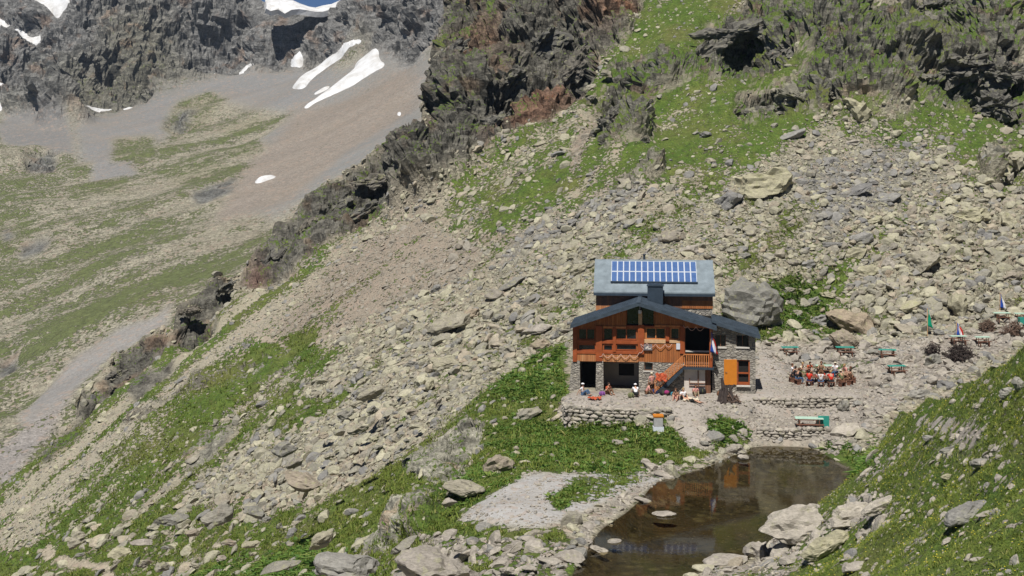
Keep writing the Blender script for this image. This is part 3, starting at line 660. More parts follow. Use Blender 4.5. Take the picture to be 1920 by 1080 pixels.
PZF = np.where(PYF > 925, np.minimum(PZF, cap*1.0-np.maximum(0, PYF-1010)*.5*(cap < 110)), PZF).astype(np.float32)
GF.Z = np.where(YF > 925, np.minimum(GF.Z, cap), GF.Z)
far_o = grid_mesh('far_mountainside', PXF, PYF, PZF, {'grass': grassF-cragF*.1, 'crag': cragF, 'gravel': gravF}, toneF, MT['far'])

# ------------------------------------------------------------------ snow
n = NT('old snow'); MT['snow'] = n.done(n.mix(n.mr(n.noise(n.pos(), .12, 7, .7), .42, .66, 0, .75), (.72, .73, .75), (.44, .42, .39)), .6, n.bump(n.noise(n.pos(), .3, 4), .5, .6))
for pg, lab in SNOW:
    w = np.array(GF.poly(pg, 5)); pu = w[:, 0]/w[:, 1]
    c0, c1 = np.searchsorted(GF.us, [pu.min()-.004, pu.max()+.004]); r0, r1 = np.searchsorted(GF.ys, [w[:, 1].min()*.985, w[:, 1].max()*1.015])
    c0 = max(0, c0-2); c1 = min(GF.C, c1+3); r0 = max(0, r0-2); r1 = min(GF.R, r1+3)
    mm = GF.mask(pg, 2, 2.0, 14, 3)[r0:r1, c0:c1]
    if mm.size < 9 or mm.max() < .3: print('snow lost', lab, mm.shape); continue
    T_ = (mm-.42)*3.6
    sub = (slice(r0, r1), slice(c0, c1))
    sm = boxblur(PZF[sub], 2)*.6+PZF[sub]*.4 if 'cornice' not in lab else PZF[sub]
    co = np.stack([PXF[sub]-ny[sub]*0, PYF[sub]-T_*.7, np.maximum(sm, PZF[sub]*(T_ <= 0)+sm*(T_ > 0))+T_], -1)
    keep = (mm > .38); R_, C_ = keep.shape
    q = keep[:-1, :-1] | keep[1:, :-1] | keep[:-1, 1:] | keep[1:, 1:]
    ii = np.arange(R_*C_).reshape(R_, C_); fr, fc = np.nonzero(q)
    faces = np.stack([ii[fr, fc], ii[fr, fc+1], ii[fr+1, fc+1], ii[fr+1, fc]], -1)
    used_, inv = np.unique(faces, return_inverse=True)
    me = bpy.data.meshes.new('snow_patch'); me.from_pydata(co.reshape(-1, 3)[used_].tolist(), [], inv.reshape(-1, 4).tolist()); me.materials.append(MT['snow'])
    o = bpy.data.objects.new('snow_patch', me); COL.objects.link(o); o['label'] = lab; o['category'] = 'snow patch'
print('far done')

top = [(498, 1), (508, 3), (520, 5), (534, 6), (548, 7), (562, 13), (577, 19), (592, 21), (607, 17), (622, 14), (638, 7), (641, 5)]
bot = [(497, 20), (508, 25), (522, 22), (534, 30), (548, 23), (562, 22), (577, 25), (592, 27), (607, 27), (622, 22), (637, 15), (642, 9)]
V, Fc = [], []
for (a, b), (c, d) in zip(top, bot):
    for k in range(7):
        t = k/6; px_, py_ = a+(c-a)*t+1.5*math.sin(a*.7+k), b-1.5+(d-b+1.5)*t; V.append(P3(px_, py_, 990-26*t-5*math.sin(t*math.pi)))
for i in range(len(top)-1):
    for k in range(6): q = i*7+k; Fc.append((q, q+1, q+8, q+7))
me = bpy.data.meshes.new('snow_patch'); me.from_pydata(V, [], Fc); me.materials.append(MT['snow']); o = bpy.data.objects.new('snow_patch', me); COL.objects.link(o)
m_ = o.modifiers.new('thick', 'SOLIDIFY'); m_.thickness = 4; m_.offset = 0; o['label'] = 'snow cornice along the skyline under the blue sky notch'; o['category'] = 'snow patch'
# ------------------------------------------------------------------ rocks
def ico(sub):
    b = bmesh.new(); bmesh.ops.create_icosphere(b, subdivisions=sub, radius=1)
    v = np.array([x.co[:] for x in b.verts], np.float32); f = np.array([[q.index for q in x.verts] for x in b.faces], np.int32); b.free(); return v, f
ICO = {k: ico(k) for k in (1, 2, 3, 4, 5)}
def rock_verts(lod, seed, asp=(1, .75, .5), rough=0.0, cuts=11, tight=.5):
    r = np.random.default_rng(seed); v = ICO[lod][0].copy()
    for _ in range(cuts):
        n = r.normal(size=3); n /= np.linalg.norm(n); d = r.uniform(tight, .92)
        v -= n[None]*np.maximum(0, v@n-d)[:, None]
    v = v*np.array(asp, np.float32)
    if rough:
        L = max(asp); s = 1.0
        v0 = v/L; x, y, z = (v0+seed*3.1).T
        nn = ICO[lod][0]
        h = fbm(x, y, z*2.2, .6, 4, seed)*.14+facet(x, y, z, .55, seed, (1, 1, 2.2), .9)*.15+facet(x, y, z, .22, seed+5, (1, 1, 2.2), .9)*.06+facet(x, y, z, .1, seed+8, (1, 1, 1.6), .9)*.02
        v = v+nn*(h*rough*min(asp)*1.6)[:, None]
    return v.astype(np.float32)
def basis(nrm, yaw_dir, tilt, r):
    up = nrm+r.normal(size=3)*tilt; up /= np.linalg.norm(up)
    x = yaw_dir-up*np.dot(yaw_dir, up); x /= np.linalg.norm(x); return np.stack([x, np.cross(up, x), up], 0)
def mesh_from(name, v, f, tint, mat, smooth=False):
    me = bpy.data.meshes.new(name); me.vertices.add(len(v)); me.vertices.foreach_set('co', v.astype(np.float32).ravel())
    k = f.shape[1]; me.loops.add(f.size); me.loops.foreach_set('vertex_index', f.astype(np.int32).ravel()); me.polygons.add(len(f))
    me.polygons.foreach_set('loop_start', np.arange(0, f.size, k, dtype=np.int32)); me.polygons.foreach_set('use_smooth', np.full(len(f), smooth, bool))
    me.update(calc_edges=True)
    at = me.attributes.new('tint', 'FLOAT', 'POINT'); at.data.foreach_set('value', (np.full(len(v), tint) if np.isscalar(tint) else tint).astype(np.float32))
    me.materials.append(mat); return me

Gd = Ground(G.us, G.ys); Gd.Z = boxblur(G.Z+nz*0 if False else G.Z, 2)
gnx, gny, gnz = normals(X, Y, boxblur(G.Z, 8))
FALL = np.array((-.723, -.69, 0))
def gnormal(x, y):
    e = .8; zx = (Gd.height(x+e, y)-Gd.height(x-e, y))/(2*e); zy = (Gd.height(x, y+e)-Gd.height(x, y-e))/(2*e)
    n_ = np.array((-zx, -zy, 1.0)); return n_/np.linalg.norm(n_)
BOULDERS = []   # keep-out list for the scatter
def boulder(px, py, w, h, ang, label=None, mat='stone', tint=None, group=None, seed=None, lift=0.0, cuts=12, rough=1.0, dep=.8, gr=None):
    seed = seed or (int(px*7+py*13) % 9999)
    r = np.random.default_rng(seed)
    x, y, z = Gd.cast(px, py+h*.30)
    if z < .02: x, y, z = P3(px, py+h*.3, yz(px, py+h*.3, 0.0))
    a, c = w/FPX*y/2*1.12, h/FPX*y/2*1.12
    v = rock_verts(4 if w > 60 else 3, seed, (a, max(a*dep*.8, c*.9), c), rough, cuts, .5)
    t = math.radians(-ang); ca, sa = math.cos(t), math.sin(t)
    Rm = np.array([[ca, 0, sa], [0, 1, 0], [-sa, 0, ca]], np.float32); v = v@Rm.T
    me = mesh_from('boulder', v, ICO[4 if w > 60 else 3][1], r.uniform(0, 1) if tint is None else tint, MT[mat])
    o = bpy.data.objects.new('boulder', me); o.location = (x, y+c*.2, z+c*(.30+lift)); COL.objects.link(o)
    o['category'] = 'boulder'; o['label'] = label or 'boulder'
    if group: o['group'] = group
    BOULDERS.append((x, y, a*.8)); return o
HAND = [
 (1427, 340, 128, 62, 6, 'largest boulder above the hut, pale yellow layered block with a deep shadow under it', 'stone', 0),
 (1362, 372, 72, 34, 38, 'dark slab propped below the large pale layered block above the hut', 'grey_stone', .3),
 (1190, 341, 76, 26, 28, 'long slab sticking out of the slope where pink scree begins, shadow beneath', 'stone', .3),
 (1480, 252, 58, 16, 18, 'flat grey slab lying in the grass below the right-hand crags', 'grey_stone', 0),
 (1606, 200, 44, 56, 50, 'tall pale block leaning on the meadow under the upper right crags', 'stone', 0),
 (1654, 165, 28, 15, 5, 'small pale block just above the leaning tall block under the crags', 'pale_stone', .4),
 (1320, 252, 25, 15, 10, 'lone dark stone in bright grass below the cave-like hollow', 'grey_stone', .4),
 (1605, 603, 108, 58, -24, 'great tan slab sloping down to the right behind the green tables', 'stone', 1),
 (1588, 642, 62, 44, -38, 'cracked tan slab standing directly behind the second green table', 'stone', .9),
 (1408, 572, 130, 104, -8, 'huge rounded mottled boulder touching the back right corner of the hut', 'stone', .66),
 (1535, 600, 38, 26, 22, 'grey block in the grass between the huge rounded boulder and the great tan slab', 'grey_stone', .1),
 (1508, 625, 36, 18, -8, 'low pinkish stone just behind the first green table', 'pale_stone', .8),
 (1550, 645, 40, 26, 12, 'cream rock between the first and the second green tables', 'pale_stone', .2),
 (1715, 572, 52, 22, 8, 'flat lichened block uphill of the green flag', 'stone', 0),
 (1800, 570, 36, 52, 12, 'tall upright block in the talus between the green and blue flags', 'stone', .1),
 (1763, 593, 38, 30, 30, 'squat block right beside the green flag', 'stone', .2),
 (1760, 623, 24, 14, -10, 'small grey stone below the squat block beside the green flag', 'grey_stone', .3),
 (1748, 676, 42, 28, 20, 'rounded pale boulder below the dark brushwood heaps', 'stone', .6),
 (1733, 488, 88, 42, 16, 'broad boulder with a black shaded face in the right-hand talus', 'stone', .3),
 (1665, 492, 24, 38, -55, 'upright pale splinter leaning left of the black faced boulder', 'pale_stone', .2),
 (1614, 445, 54, 24, 14, 'blue-grey slab with a dark end in the middle of the talus', 'grey_stone', 0),
 (1560, 457, 46, 14, 4, 'thin grey plate left of the blue-grey slab in the talus', 'grey_stone', .2),
 (1606, 357, 62, 22, 26, 'long narrow slab tilted up to the right in the fine grey talus', 'grey_stone', .5),
 (1664, 372, 54, 18, 16, 'smooth slab right of the long narrow tilted slab', 'grey_stone', .1),
 (1820, 400, 72, 34, 8, 'big yellow-topped boulder high in the right-hand talus', 'stone', 0),
 (1892, 412, 40, 40, 20, 'square boulder at the right edge next to the yellow-topped one', 'stone', .1),
 (1868, 312, 62, 38, -10, 'yellow lichened block in the grass by the right edge, cave of shadow below', 'stone', 0),
 (1910, 298, 34, 44, 10, 'block cut by the right edge of the photo beside the yellow lichened one', 'stone', .2),
 (1413, 431, 42, 24, 5, 'rounded boulder on the slope midway between the hut roof and the largest boulder', 'stone', .3),
 (1293, 467, 38, 22, 8, 'cream boulder just above the right end of the metal roof', 'pale_stone', .2),
 (1513, 494, 34, 22, 18, 'pale grey plate at the top edge of the grass right of the hut', 'grey_stone', .1),
 (1252, 443, 62, 22, 12, 'flat cracked ledge rock above the middle of the solar panels', 'stone', .8),
 (1640, 660, 30, 16, 5, 'low rock beside the third green table', 'stone', .6),
 (837, 606, 116, 34, 14, 'long low rock ridge in the scree left of the hut, dark gap below', 'stone', .3),
 (880, 590, 42, 24, 18, 'brownish block at the upper end of the long low rock ridge', 'stone', 1),
 (1008, 617, 64, 18, 16, 'long white-grey slab left of the hut eave', 'pale_stone', .3),
 (817, 541, 22, 14, 35, 'dark stone standing alone in the pink scree', 'grey_stone', .6),
 (827, 680, 64, 26, -4, 'overhanging pale boulder in the scree halfway between the hut and the left slope', 'stone', .2),
 (783, 648, 42, 14, 18, 'thin dark-edged slab below the long low rock ridge', 'stone', .5),
 (960, 530, 54, 14, 24, 'slender tilted slab in the scree level with the metal roof', 'stone', .7),
 (1120, 440, 44, 16, 10, 'flat stone in grey scree above the left end of the roof', 'stone', .4),
 (690, 740, 60, 26, 22, 'pale blunt boulder in the lower scree left of the outcrops', 'stone', .3),
 (568, 897, 96, 30, -20, 'cracked slab with a dark cleft in the lower left boulder field', 'stone', .9),
 (530, 840, 60, 24, 16, 'cream slab at the upper edge of the lower left boulder field', 'stone', .7),
 (408, 963, 58, 38, 28, 'left one of two leaning blocks with a black gap, lower left meadow', 'stone', .5),
 (476, 957, 50, 24, -14, 'right one of two leaning blocks with a black gap, lower left meadow', 'stone', .6),
 (320, 973, 62, 22, 12, 'low pale rock left of the two leaning blocks', 'stone', .6),
 (268, 1016, 46, 10, 2, 'flat topped stone like a bench in the bottom left grass', 'pale_stone', .4),
 (226, 1034, 44, 20, 8, 'yellowish lump below the bench-like stone, bottom left', 'stone', 0),
 (427, 1017, 30, 14, 4, 'small block in green grass below the two leaning blocks', 'stone', .4),
 (472, 1018, 42, 14, 6, 'wide flat stone right of the small block, bottom left grass', 'stone', .1),
 (602, 1010, 52, 28, 34, 'wedge shaped pale stone near the bottom edge, left of the dark jagged rock', 'stone', .2),
 (524, 1060, 78, 18, 16, 'long pale rib of rock at the bottom edge left of centre', 'stone', .5),
 (303, 1062, 26, 22, -4, 'rounded stone at the bottom edge among leafy plants', 'stone', .4),
 (143, 1010, 46, 28, 12, 'cracked light rock above the curved foot path', 'stone', .3),
 (655, 1058, 130, 52, -8, 'dark jagged split rock on the bottom edge', 'grey_stone', .8),
 (815, 1062, 146, 60, -12, 'largest smooth boulder on the bottom edge, pale and humped', 'pale_stone', .5),
 (757, 1022, 66, 18, 28, 'slanting slab just above the smooth humped boulder', 'stone', .5),
 (870, 913, 74, 26, -8, 'flat overhanging slab on the grey outcrop left of the gravel patch', 'stone', .3),
 (933, 873, 54, 38, 14, 'pinkish block in dark green plants above the gravel patch', 'stone', .9),
 (843, 940, 32, 16, 6, 'small pale stone below the flat overhanging slab', 'pale_stone', .3),
 (1157, 828, 30, 13, 10, 'white stone among leafy plants below the dry stone wall', 'pale_stone', .5),
 (993, 772, 48, 26, 20, 'pale block in the meadow left of the dry stone wall', 'stone', .4),
 (1250, 890, 44, 15, -14, 'flat stone at the pond end of the worn ground strip', 'pale_stone', .6),
 (950, 1067, 28, 15, 2, 'oval pale stone at the bottom edge, left of a pair', 'pale_stone', .7),
 (990, 1065, 32, 10, 0, 'flat pale stone at the bottom edge, right of the oval one', 'pale_stone', .3),
 (1036, 1052, 56, 16, -10, 'pale slab at the bottom edge by the left end of the pond', 'pale_stone', .2),
 (860, 1027, 30, 12, 5, 'small stone above the smooth humped boulder in the bottom meadow', 'pale_stone', .4),
 (1498, 987, 136, 78, 6, 'largest rock of the pond shore, fractured pale block jutting over the water', 'pale_stone', .1),
 (1422, 1034, 46, 44, 30, 'upright pitted rock at the pond edge below the largest shore rock', 'pale_stone', .3),
 (1352, 1050, 92, 18, 4, 'long white slab half in the water near the bottom edge', 'pale_stone', .6),
 (1242, 963, 50, 9, 2, 'thin slab lying alone in the pond', 'pale_stone', .6),
 (1123, 1030, 32, 14, -18, 'flat stone at the left pond edge near the bottom', 'pale_stone', .8),
 (1104, 1017, 18, 18, 40, 'small upright stone on the left pond edge', 'pale_stone', .6),
 (1150, 1014, 28, 7, 4, 'thin wet stone in the pond beside the left shore', 'pale_stone', .5),
 (1384, 843, 42, 24, -10, 'whitish boulder at the top left corner of the pond under the leafy bush', 'pale_stone', .4),
 (1393, 858, 26, 12, -6, 'small white stone in the water below the whitish boulder', 'pale_stone', .6),
 (1205, 937, 32, 9, -14, 'flat stone on the shore left of the thin slab in the pond', 'pale_stone', .5),
 (1596, 966, 96, 40, 16, 'pinkish rock behind the largest shore rock', 'pale_stone', .9),
 (1548, 1024, 100, 44, 24, 'mossy ribbed rock below the largest shore rock', 'stone', 0),
 (1655, 948, 76, 26, 22, 'low pink ledge at the foot of the grass slope by the pond', 'pale_stone', .9),
 (1813, 960, 86, 30, 28, 'grey speckled boulder sunk in the foreground grass slope', 'grey_stone', .7),
 (1850, 962, 42, 9, 10, 'thin pale stone right of the grey speckled boulder', 'pale_stone', .8),
 (1695, 969, 18, 11, 5, 'small white stone alone in the foreground grass', 'pale_stone', .5),
 (1777, 893, 30, 13, -8, 'yellow flat topped stone on the crest of the stony strip, foreground slope', 'stone', 0),
 (1843, 863, 56, 20, 8, 'light grey rock at the upper part of the foreground slope', 'grey_stone', .9),
 (1783, 840, 38, 16, 16, 'grey rock left of the light grey one on the foreground slope', 'grey_stone', .8),
 (1743, 820, 26, 13, 4, 'small grey stone at the top of the foreground slope', 'grey_stone', .8),
 (1602, 1062, 48, 20, 18, 'pale stone in grass at the bottom edge right of the pond', 'pale_stone', .3),
 (1614, 1000, 32, 16, 30, 'angular light stone in the grass above the bottom edge, right of the pond', 'pale_stone', .4),
 (1779, 722, 40, 22, -14, 'black shaded rock poking over the grassy crest', 'grey_stone', .5),
 (1725, 739, 40, 24, 6, 'grey rounded rock on the grassy crest left of the black one', 'grey_stone', .9),
 (1757, 746, 30, 9, 18, 'flat light stone between the grey rounded rock and the black one', 'grey_stone', .8),
 (1889, 734, 36, 20, 16, 'light rock with a brown side near the right edge of the grass slope', 'grey_stone', .9),
 (1914, 718, 24, 36, 30, 'light rock cut by the right photo edge on the grass slope', 'grey_stone', .9),
 (1582, 757, 22, 28, -55, 'egg shaped tan rock above the pit right of the picnic table', 'stone', .7),
 (1606, 755, 24, 15, 4, 'grey block capping the dark pit right of the picnic table', 'grey_stone', .8),
 (1588, 805, 60, 26, 24, 'pink-grey bedrock hump right of the lowest picnic table', 'pale_stone', .9),
 (1562, 782, 26, 13, 0, 'pale cut block right next to the lowest picnic table', 'pale_stone', .4),
 (1596, 685, 22, 17, 20, 'block with a pink side right of the pale picnic table', 'pale_stone', .7),
 (1621, 692, 20, 24, 25, 'pointed pale rock right of the seated group', 'pale_stone', .3),
 (1137, 136, 26, 13, -6, 'upper one of three flat stones in the grass chute below the brown crag', 'stone', .3),
 (1106, 163, 26, 10, 24, 'middle one of three flat stones in the grass chute below the brown crag', 'stone', .3),
 (1108, 182, 20, 9, 8, 'lower one of three flat stones in the grass chute below the brown crag', 'stone', .5),
 (1012, 268, 32, 9, 10, 'flat slab at the left margin of the grass chute', 'stone', .2),
 (977, 322, 26, 12, 22, 'pinkish stone where the grass chute widens', 'stone', .8),
 (1600, 267, 26, 11, 8, 'small pale plate in grass above the grey talus', 'pale_stone', .2),
]
for t in HAND:
    boulder(*t[:5], t[5], t[6], t[7], rough=.6 if t[2] > 105 and t[0] > 1390 and t[1] > 500 else .8)
# crag blocks standing out of the cliffs
OUT = [(1395, 42, 150, 62, 8, .5), (1300, 105, 120, 60, 20, .4), (1240, 150, 90, 70, 30, .4), (1500, 55, 110, 60, 30, .6), (1560, 20, 60, 60, 50, .6), (1175, 210, 110, 90, 10, .5), (1150, 255, 80, 50, 15, .5), (1430, 205, 110, 46, 12, .3), (1505, 172, 76, 60, -10, 0), (1590, 150, 80, 66, 10, .2), (1650, 60, 120, 60, 30, .2),
  (1710, 140, 90, 70, 5, .3), (1800, 105, 120, 80, 10, .5), (1880, 120, 100, 80, -5, .5), (1890, 30, 110, 70, 20, .4), (1780, -5, 110, 40, 15, .6), (1700, 20, 90, 50, 30, .3), (1870, 185, 90, 50, 0, .6), (1205, 265, 60, 40, 8, .4)]
OUTL = ['jutting brow above the darkest hollow', 'lower flank below the jutting brow', 'left shoulder of the right-hand crags', 'slanting rib right of the darkest hollow', 'steep fin near the top edge', 'separate dark knob between two grass chutes', 'lower toe of the separate dark knob', 'low crag block with grass above and below',
  'pale smooth face streaked light and rusty', 'square buttress right of the pale streaked face', 'grassy ramp of rock under the fin', 'block above the tall leaning block', 'large buttress with vertical cracks near the right edge', 'ribbed buttress cut by the right edge', 'top right corner crag', 'overhanging brow at the top edge, right part', 'pale broken rib left of the overhanging brow', 'lowest dark step of the right edge crags', 'small crag at the foot of the separate knob']
MT['crag_rock'] = mat_stone('crag rock', ((.22, .21, .165), (.17, .16, .135), (.125, .12, .108), (.19, .165, .13)), .6, .45, .6)
for (a_1, b_1, w_1, h_1, g_1, t_1), l_1 in zip(OUT, OUTL):
    sd_1 = int(a_1*3+b_1+500); x, y, z = Gd.cast(a_1, max(2, b_1+h_1*.25)); A_, C_1 = w_1/FPX*y/2, h_1/FPX*y/2
    v = rock_verts(5, sd_1, (A_*1.25, A_*.6, C_1*1.0), 1.8, 15, .42); v = v*(1+.30*fbm(ICO[5][0][:, 0]*1.0+sd_1, ICO[5][0][:, 1], ICO[5][0][:, 2], .8, 3, sd_1))[:, None]; t = math.radians(-g_1); v = v@np.array([[math.cos(t), 0, math.sin(t)], [0, 1, 0], [-math.sin(t), 0, math.cos(t)]], np.float32).T
    xx_, yy_, zz_1 = v.T; v = v+ICO[5][0]*(facet(xx_+x, yy_+y, zz_1+z, 1.5, 77, (1, 1, .8), .9)*.45+facet(xx_+x, yy_+y, zz_1+z, .6, 87, (1, 1, .8), .9)*.16)[:, None]
    me = mesh_from('rock_outcrop', v, ICO[5][1], t_1, MT['crag_rock']); o = bpy.data.objects.new('rock_outcrop', me); o.location = (x, y+A_*.25, z-C_1*.05); COL.objects.link(o); tag_ = o; o['label'] = 'rock outcrop, '+l_1; o['category'] = 'rock outcrop'
RG = [(1150, 40, 60, 70), (1080, 110, 80, 70), (1010, 60, 90, 90), (960, 130, 80, 80), (900, 60, 70, 80), (1000, 190, 80, 60), (930, 220, 90, 60), (860, 180, 80, 80), (870, 280, 90, 60), (800, 270, 70, 60), (790, 340, 90, 50), (715, 320, 80, 50), (690, 380, 90, 50), (620, 380, 80, 60), (560, 430, 80, 60), (510, 470, 50, 40), (420, 530, 50, 30), (350, 575, 44, 36), (215, 695, 36, 26), (850, 90, 60, 60), (1090, 20, 70, 60)]
for i_1, (a_1, b_1, w_1, h_1) in enumerate(RG):
    sd_1 = int(a_1*3+b_1+900); x, y, z = Gd.cast(a_1, b_1+h_1*.2); A_, C_1 = w_1/FPX*y/2, h_1/FPX*y/2
    v = rock_verts(5, sd_1, (A_*1.4, A_*.5, C_1*(.75 if a_1 > 800 else .5)), 1.8, 16, .42); v = v*(1+.35*fbm(ICO[5][0][:, 0]*1.0+sd_1, ICO[5][0][:, 1], ICO[5][0][:, 2], .8, 3, sd_1))[:, None]; t = math.radians(-35-20*math.sin(i_1)); v = v@np.array([[math.cos(t), 0, math.sin(t)], [0, 1, 0], [-math.sin(t), 0, math.cos(t)]], np.float32).T
    xx_, yy_, zz_1 = v.T; v = v+ICO[5][0]*(facet(xx_+x, yy_+y, zz_1+z, 1.5, 77, (1, 1, .8), .9)*.5+facet(xx_+x, yy_+y, zz_1+z, .6, 87, (1, 1, .8), .9)*.18)[:, None]
    me = mesh_from('rock_outcrop', v, ICO[5][1], .45+.5*((i_1*37) % 10)/10, MT['crag_rock']); o = bpy.data.objects.new('rock_outcrop', me); o.location = (x, y+A_*.3, z-C_1*.25); COL.objects.link(o)
    o['label'] = 'dark jagged crag block of the long diagonal rock ridge'; o['category'] = 'rock outcrop'; o['group'] = 'crag blocks of the diagonal ridge'
# the other large blocks of the boulder fields, each an object of its own
def in_poly(px, py, pts):
    c = False
    for (x1, y1), (x2, y2) in zip(pts, pts[1:]+pts[:1]):
        if (y1 > py) != (y2 > py) and px < (x2-x1)*(py-y1)/(y2-y1)+x1: c = not c
    return c
ZONES = [
 ([(1600, 400), (1915, 330), (1915, 590), (1820, 600), (1700, 600), (1640, 560), (1600, 500)], 66, (20, 44), 'stone', 'pale angular boulder packed in the talus uphill of the flags', 'boulders of the right-hand talus'),
 ([(1350, 420), (1560, 340), (1600, 420), (1600, 520), (1450, 500), (1350, 480)], 26, (16, 34), 'stone', 'lichened boulder on the stony slope between hut roof and grey talus', 'boulders above the right half of the hut'),
 ([(1430, 505), (1590, 530), (1640, 570), (1620, 590), (1560, 580), (1480, 600), (1450, 540)], 14, (14, 30), 'stone', 'boulder lying in the green patch right of the hut', 'boulders in the grass right of the hut'),
 ([(1640, 600), (1700, 610), (1900, 570), (1915, 600), (1820, 640), (1700, 645)], 14, (12, 26), 'pale_stone', 'stone at the edge of the upper picnic ground', 'stones round the upper tables'),
 ([(900, 540), (1105, 450), (1105, 500), (1060, 620), (930, 700), (850, 760), (840, 640)], 34, (18, 44), 'stone', 'beige slab in the scree just left of the hut', 'slabs left of the hut'),
 ([(560, 740), (800, 660), (830, 760), (740, 850), (600, 900), (500, 860)], 24, (16, 42), 'stone', 'beige slab in the lower scree tongue', 'slabs of the lower scree tongue'),
 ([(100, 1060), (300, 970), (560, 930), (660, 980), (580, 1070), (300, 1075)], 16, (14, 36), 'stone', 'pale rock scattered in the bottom left meadow', 'rocks in the bottom left meadow'),
]
nb = len(BOULDERS)
for pg, cnt, (s0, s1), mt, lab, grp in ZONES:
    xs = [p[0] for p in pg]; ys_ = [p[1] for p in pg]; k = 0; tries = 0; placed = []
    while k < cnt and tries < 6000:
        tries += 1
        px, py = random.uniform(min(xs), max(xs)), random.uniform(min(ys_), max(ys_))
        if not in_poly(px, py, pg): continue
        w = s0+(s1-s0)*random.random()**2.2
        if any(abs(px-a)*1.0 < (w+b)*.5 and abs(py-c) < (w+b)*.26 for a, c, b in placed) or any(abs(px-t[0]) < (w+t[2])*.45 and abs(py-t[1]) < (w*.5+t[3])*.45 for t in HAND): continue
        placed.append((px, py, w)); k += 1
        boulder(px, py, w, w*random.uniform(.38, .68), random.gauss(14, 16), lab, mt, group=grp, seed=9000+nb+k*3+tries)
print('boulders', len(BOULDERS))

# ------------------------------------------------------------------ scree, gravel: beyond counting
def sample(weight, n, r):
    w = weight.ravel(); cs = np.cumsum(w, dtype=np.float64); k = np.searchsorted(cs, r.random(n)*cs[-1]); k = np.clip(k, 0, len(w)-1)
    rr, cc = np.unravel_index(k, weight.shape)
    rr = np.clip(rr, 0, weight.shape[0]-2); cc = np.clip(cc, 0, weight.shape[1]-2); a, b = r.random(n), r.random(n)
    def bi(A): return A[rr, cc]*(1-a)*(1-b)+A[rr, cc+1]*a*(1-b)+A[rr+1, cc]*(1-a)*b+A[rr+1, cc+1]*a*b
    return rr, cc, bi
vis = (np.abs(G.U) < .41) & (Y < yr+6) & (Y > 33) & ((G.Z-HC)/Y > (HY-1110)/FPX) & ((G.Z-HC)/Y < (HY+25)/FPX)
area = np.zeros(G.Z.shape, np.float32)
dU = np.gradient(G.us)[None, :]; dL = np.gradient(G.ys)[:, None]; area[:] = dU*Y*dL/np.maximum(gnz, .35)
foot = np.ones(G.Z.shape, np.float32)
keepout = G.mask([(4.2, 107.5), (19.8, 107.5), (20.5, 124), (4.0, 124)], 1, world=True)
gr_eff = 1-sstep(.42, .62, grass+.5*fbm(X, Y, G.Z, 2.2, 4, 1234))
cover = dens*(.25+.75*gr_eff)*(1-keepout)*(1-np.clip((pm-.45)*8, 0, 1))*vis
S = np.maximum(size, .16)
wgt = cover*area/(S*S*.42)
total = wgt.sum(); print('stones wanted', total)
NS = int(min(total, 250000))
r = np.random.default_rng(11)
rr, cc, bi = sample(wgt, NS, r)
sx, sy, sz = bi(PX), bi(PY), bi(PZ); ss = S[rr, cc]*np.exp(r.normal(size=NS)*.68)*.48
ss = np.clip(ss, .07, .95); ss = np.where(terrace[rr, cc]+gravel[rr, cc] > .3, np.minimum(ss, .2), ss); ss = np.where(is_fore[rr, cc] & (sx/sy > .27), np.minimum(ss, .26), ss)
NX, NY, NZ = gnx[rr, cc], gny[rr, cc], gnz[rr, cc]
slope = np.clip((1-NZ)*7, 0, 1)
up = np.stack([NX, NY, NZ], -1)+r.normal(size=(NS, 3))*.28; up /= np.linalg.norm(up, axis=1)[:, None]
ya = r.normal(size=NS)*.55+math.atan2(-.69, -.723)
ya = np.where(slope < .35, r.uniform(0, 6.28, NS), ya)
xd = np.stack([np.cos(ya), np.sin(ya), np.zeros(NS)], -1); xd -= up*(xd*up).sum(1)[:, None]; xd /= np.linalg.norm(xd, axis=1)[:, None]
yd = np.cross(up, xd)
pxs = ss/sy*1406
tn = tone[rr, cc]; zone_t = np.clip((tn[:, 0]-.27)/.17, 0, 1)
tint = np.clip(1-zone_t*1.0+r.normal(size=NS)*.32, 0, 1)*.0+np.clip(r.beta(1.3, 1.3, NS), 0, 1)
def scatter(name, sel, lod, mat, kprot=12, sink=.1):
    ids = np.nonzero(sel)[0]; V, F, Tt = [], [], []; off = 0
    pr = [rock_verts(lod, 50+k, (1, np.random.default_rng(k).uniform(.42, .88), np.random.default_rng(k+9).uniform(.3, .62)), 0, 10, .36) for k in range(kprot)]
    which = r.integers(0, kprot, len(ids))
    for k in range(kprot):
        ii = ids[which == k]
        if not len(ii): continue
        s = ss[ii][:, None]; v = pr[k]
        P = (v[None, :, 0:1]*xd[ii][:, None]+v[None, :, 1:2]*yd[ii][:, None]+v[None, :, 2:3]*up[ii][:, None])*s[:, None]
        P = P+np.stack([sx[ii], sy[ii], sz[ii]+ss[ii]*sink], -1)[:, None]
        V.append(P.reshape(-1, 3)); f = ICO[lod][1]; n_ = len(ii)
        F.append((f[None]+(np.arange(n_)*len(v))[:, None, None]+off).reshape(-1, 3)); off += n_*len(v)
        Tt.append(np.repeat(tint[ii], len(v)))
    me = mesh_from(name, np.concatenate(V), np.concatenate(F), np.concatenate(Tt), mat)
    o = bpy.data.objects.new(name, me); COL.objects.link(o); o['kind'] = 'stuff'; return o
pinkz = (tn[:, 0] < .295) & (tn[:, 0]-tn[:, 1] > .025)
greyz = ~pinkz & (r.random(NS) < np.where(tn[:, 0] < .275, .6, .14))
palez = (tn[:, 0]-tn[:, 2] < .085) & (tn[:, 0] > .3)
rest = ~pinkz & ~greyz & ~palez
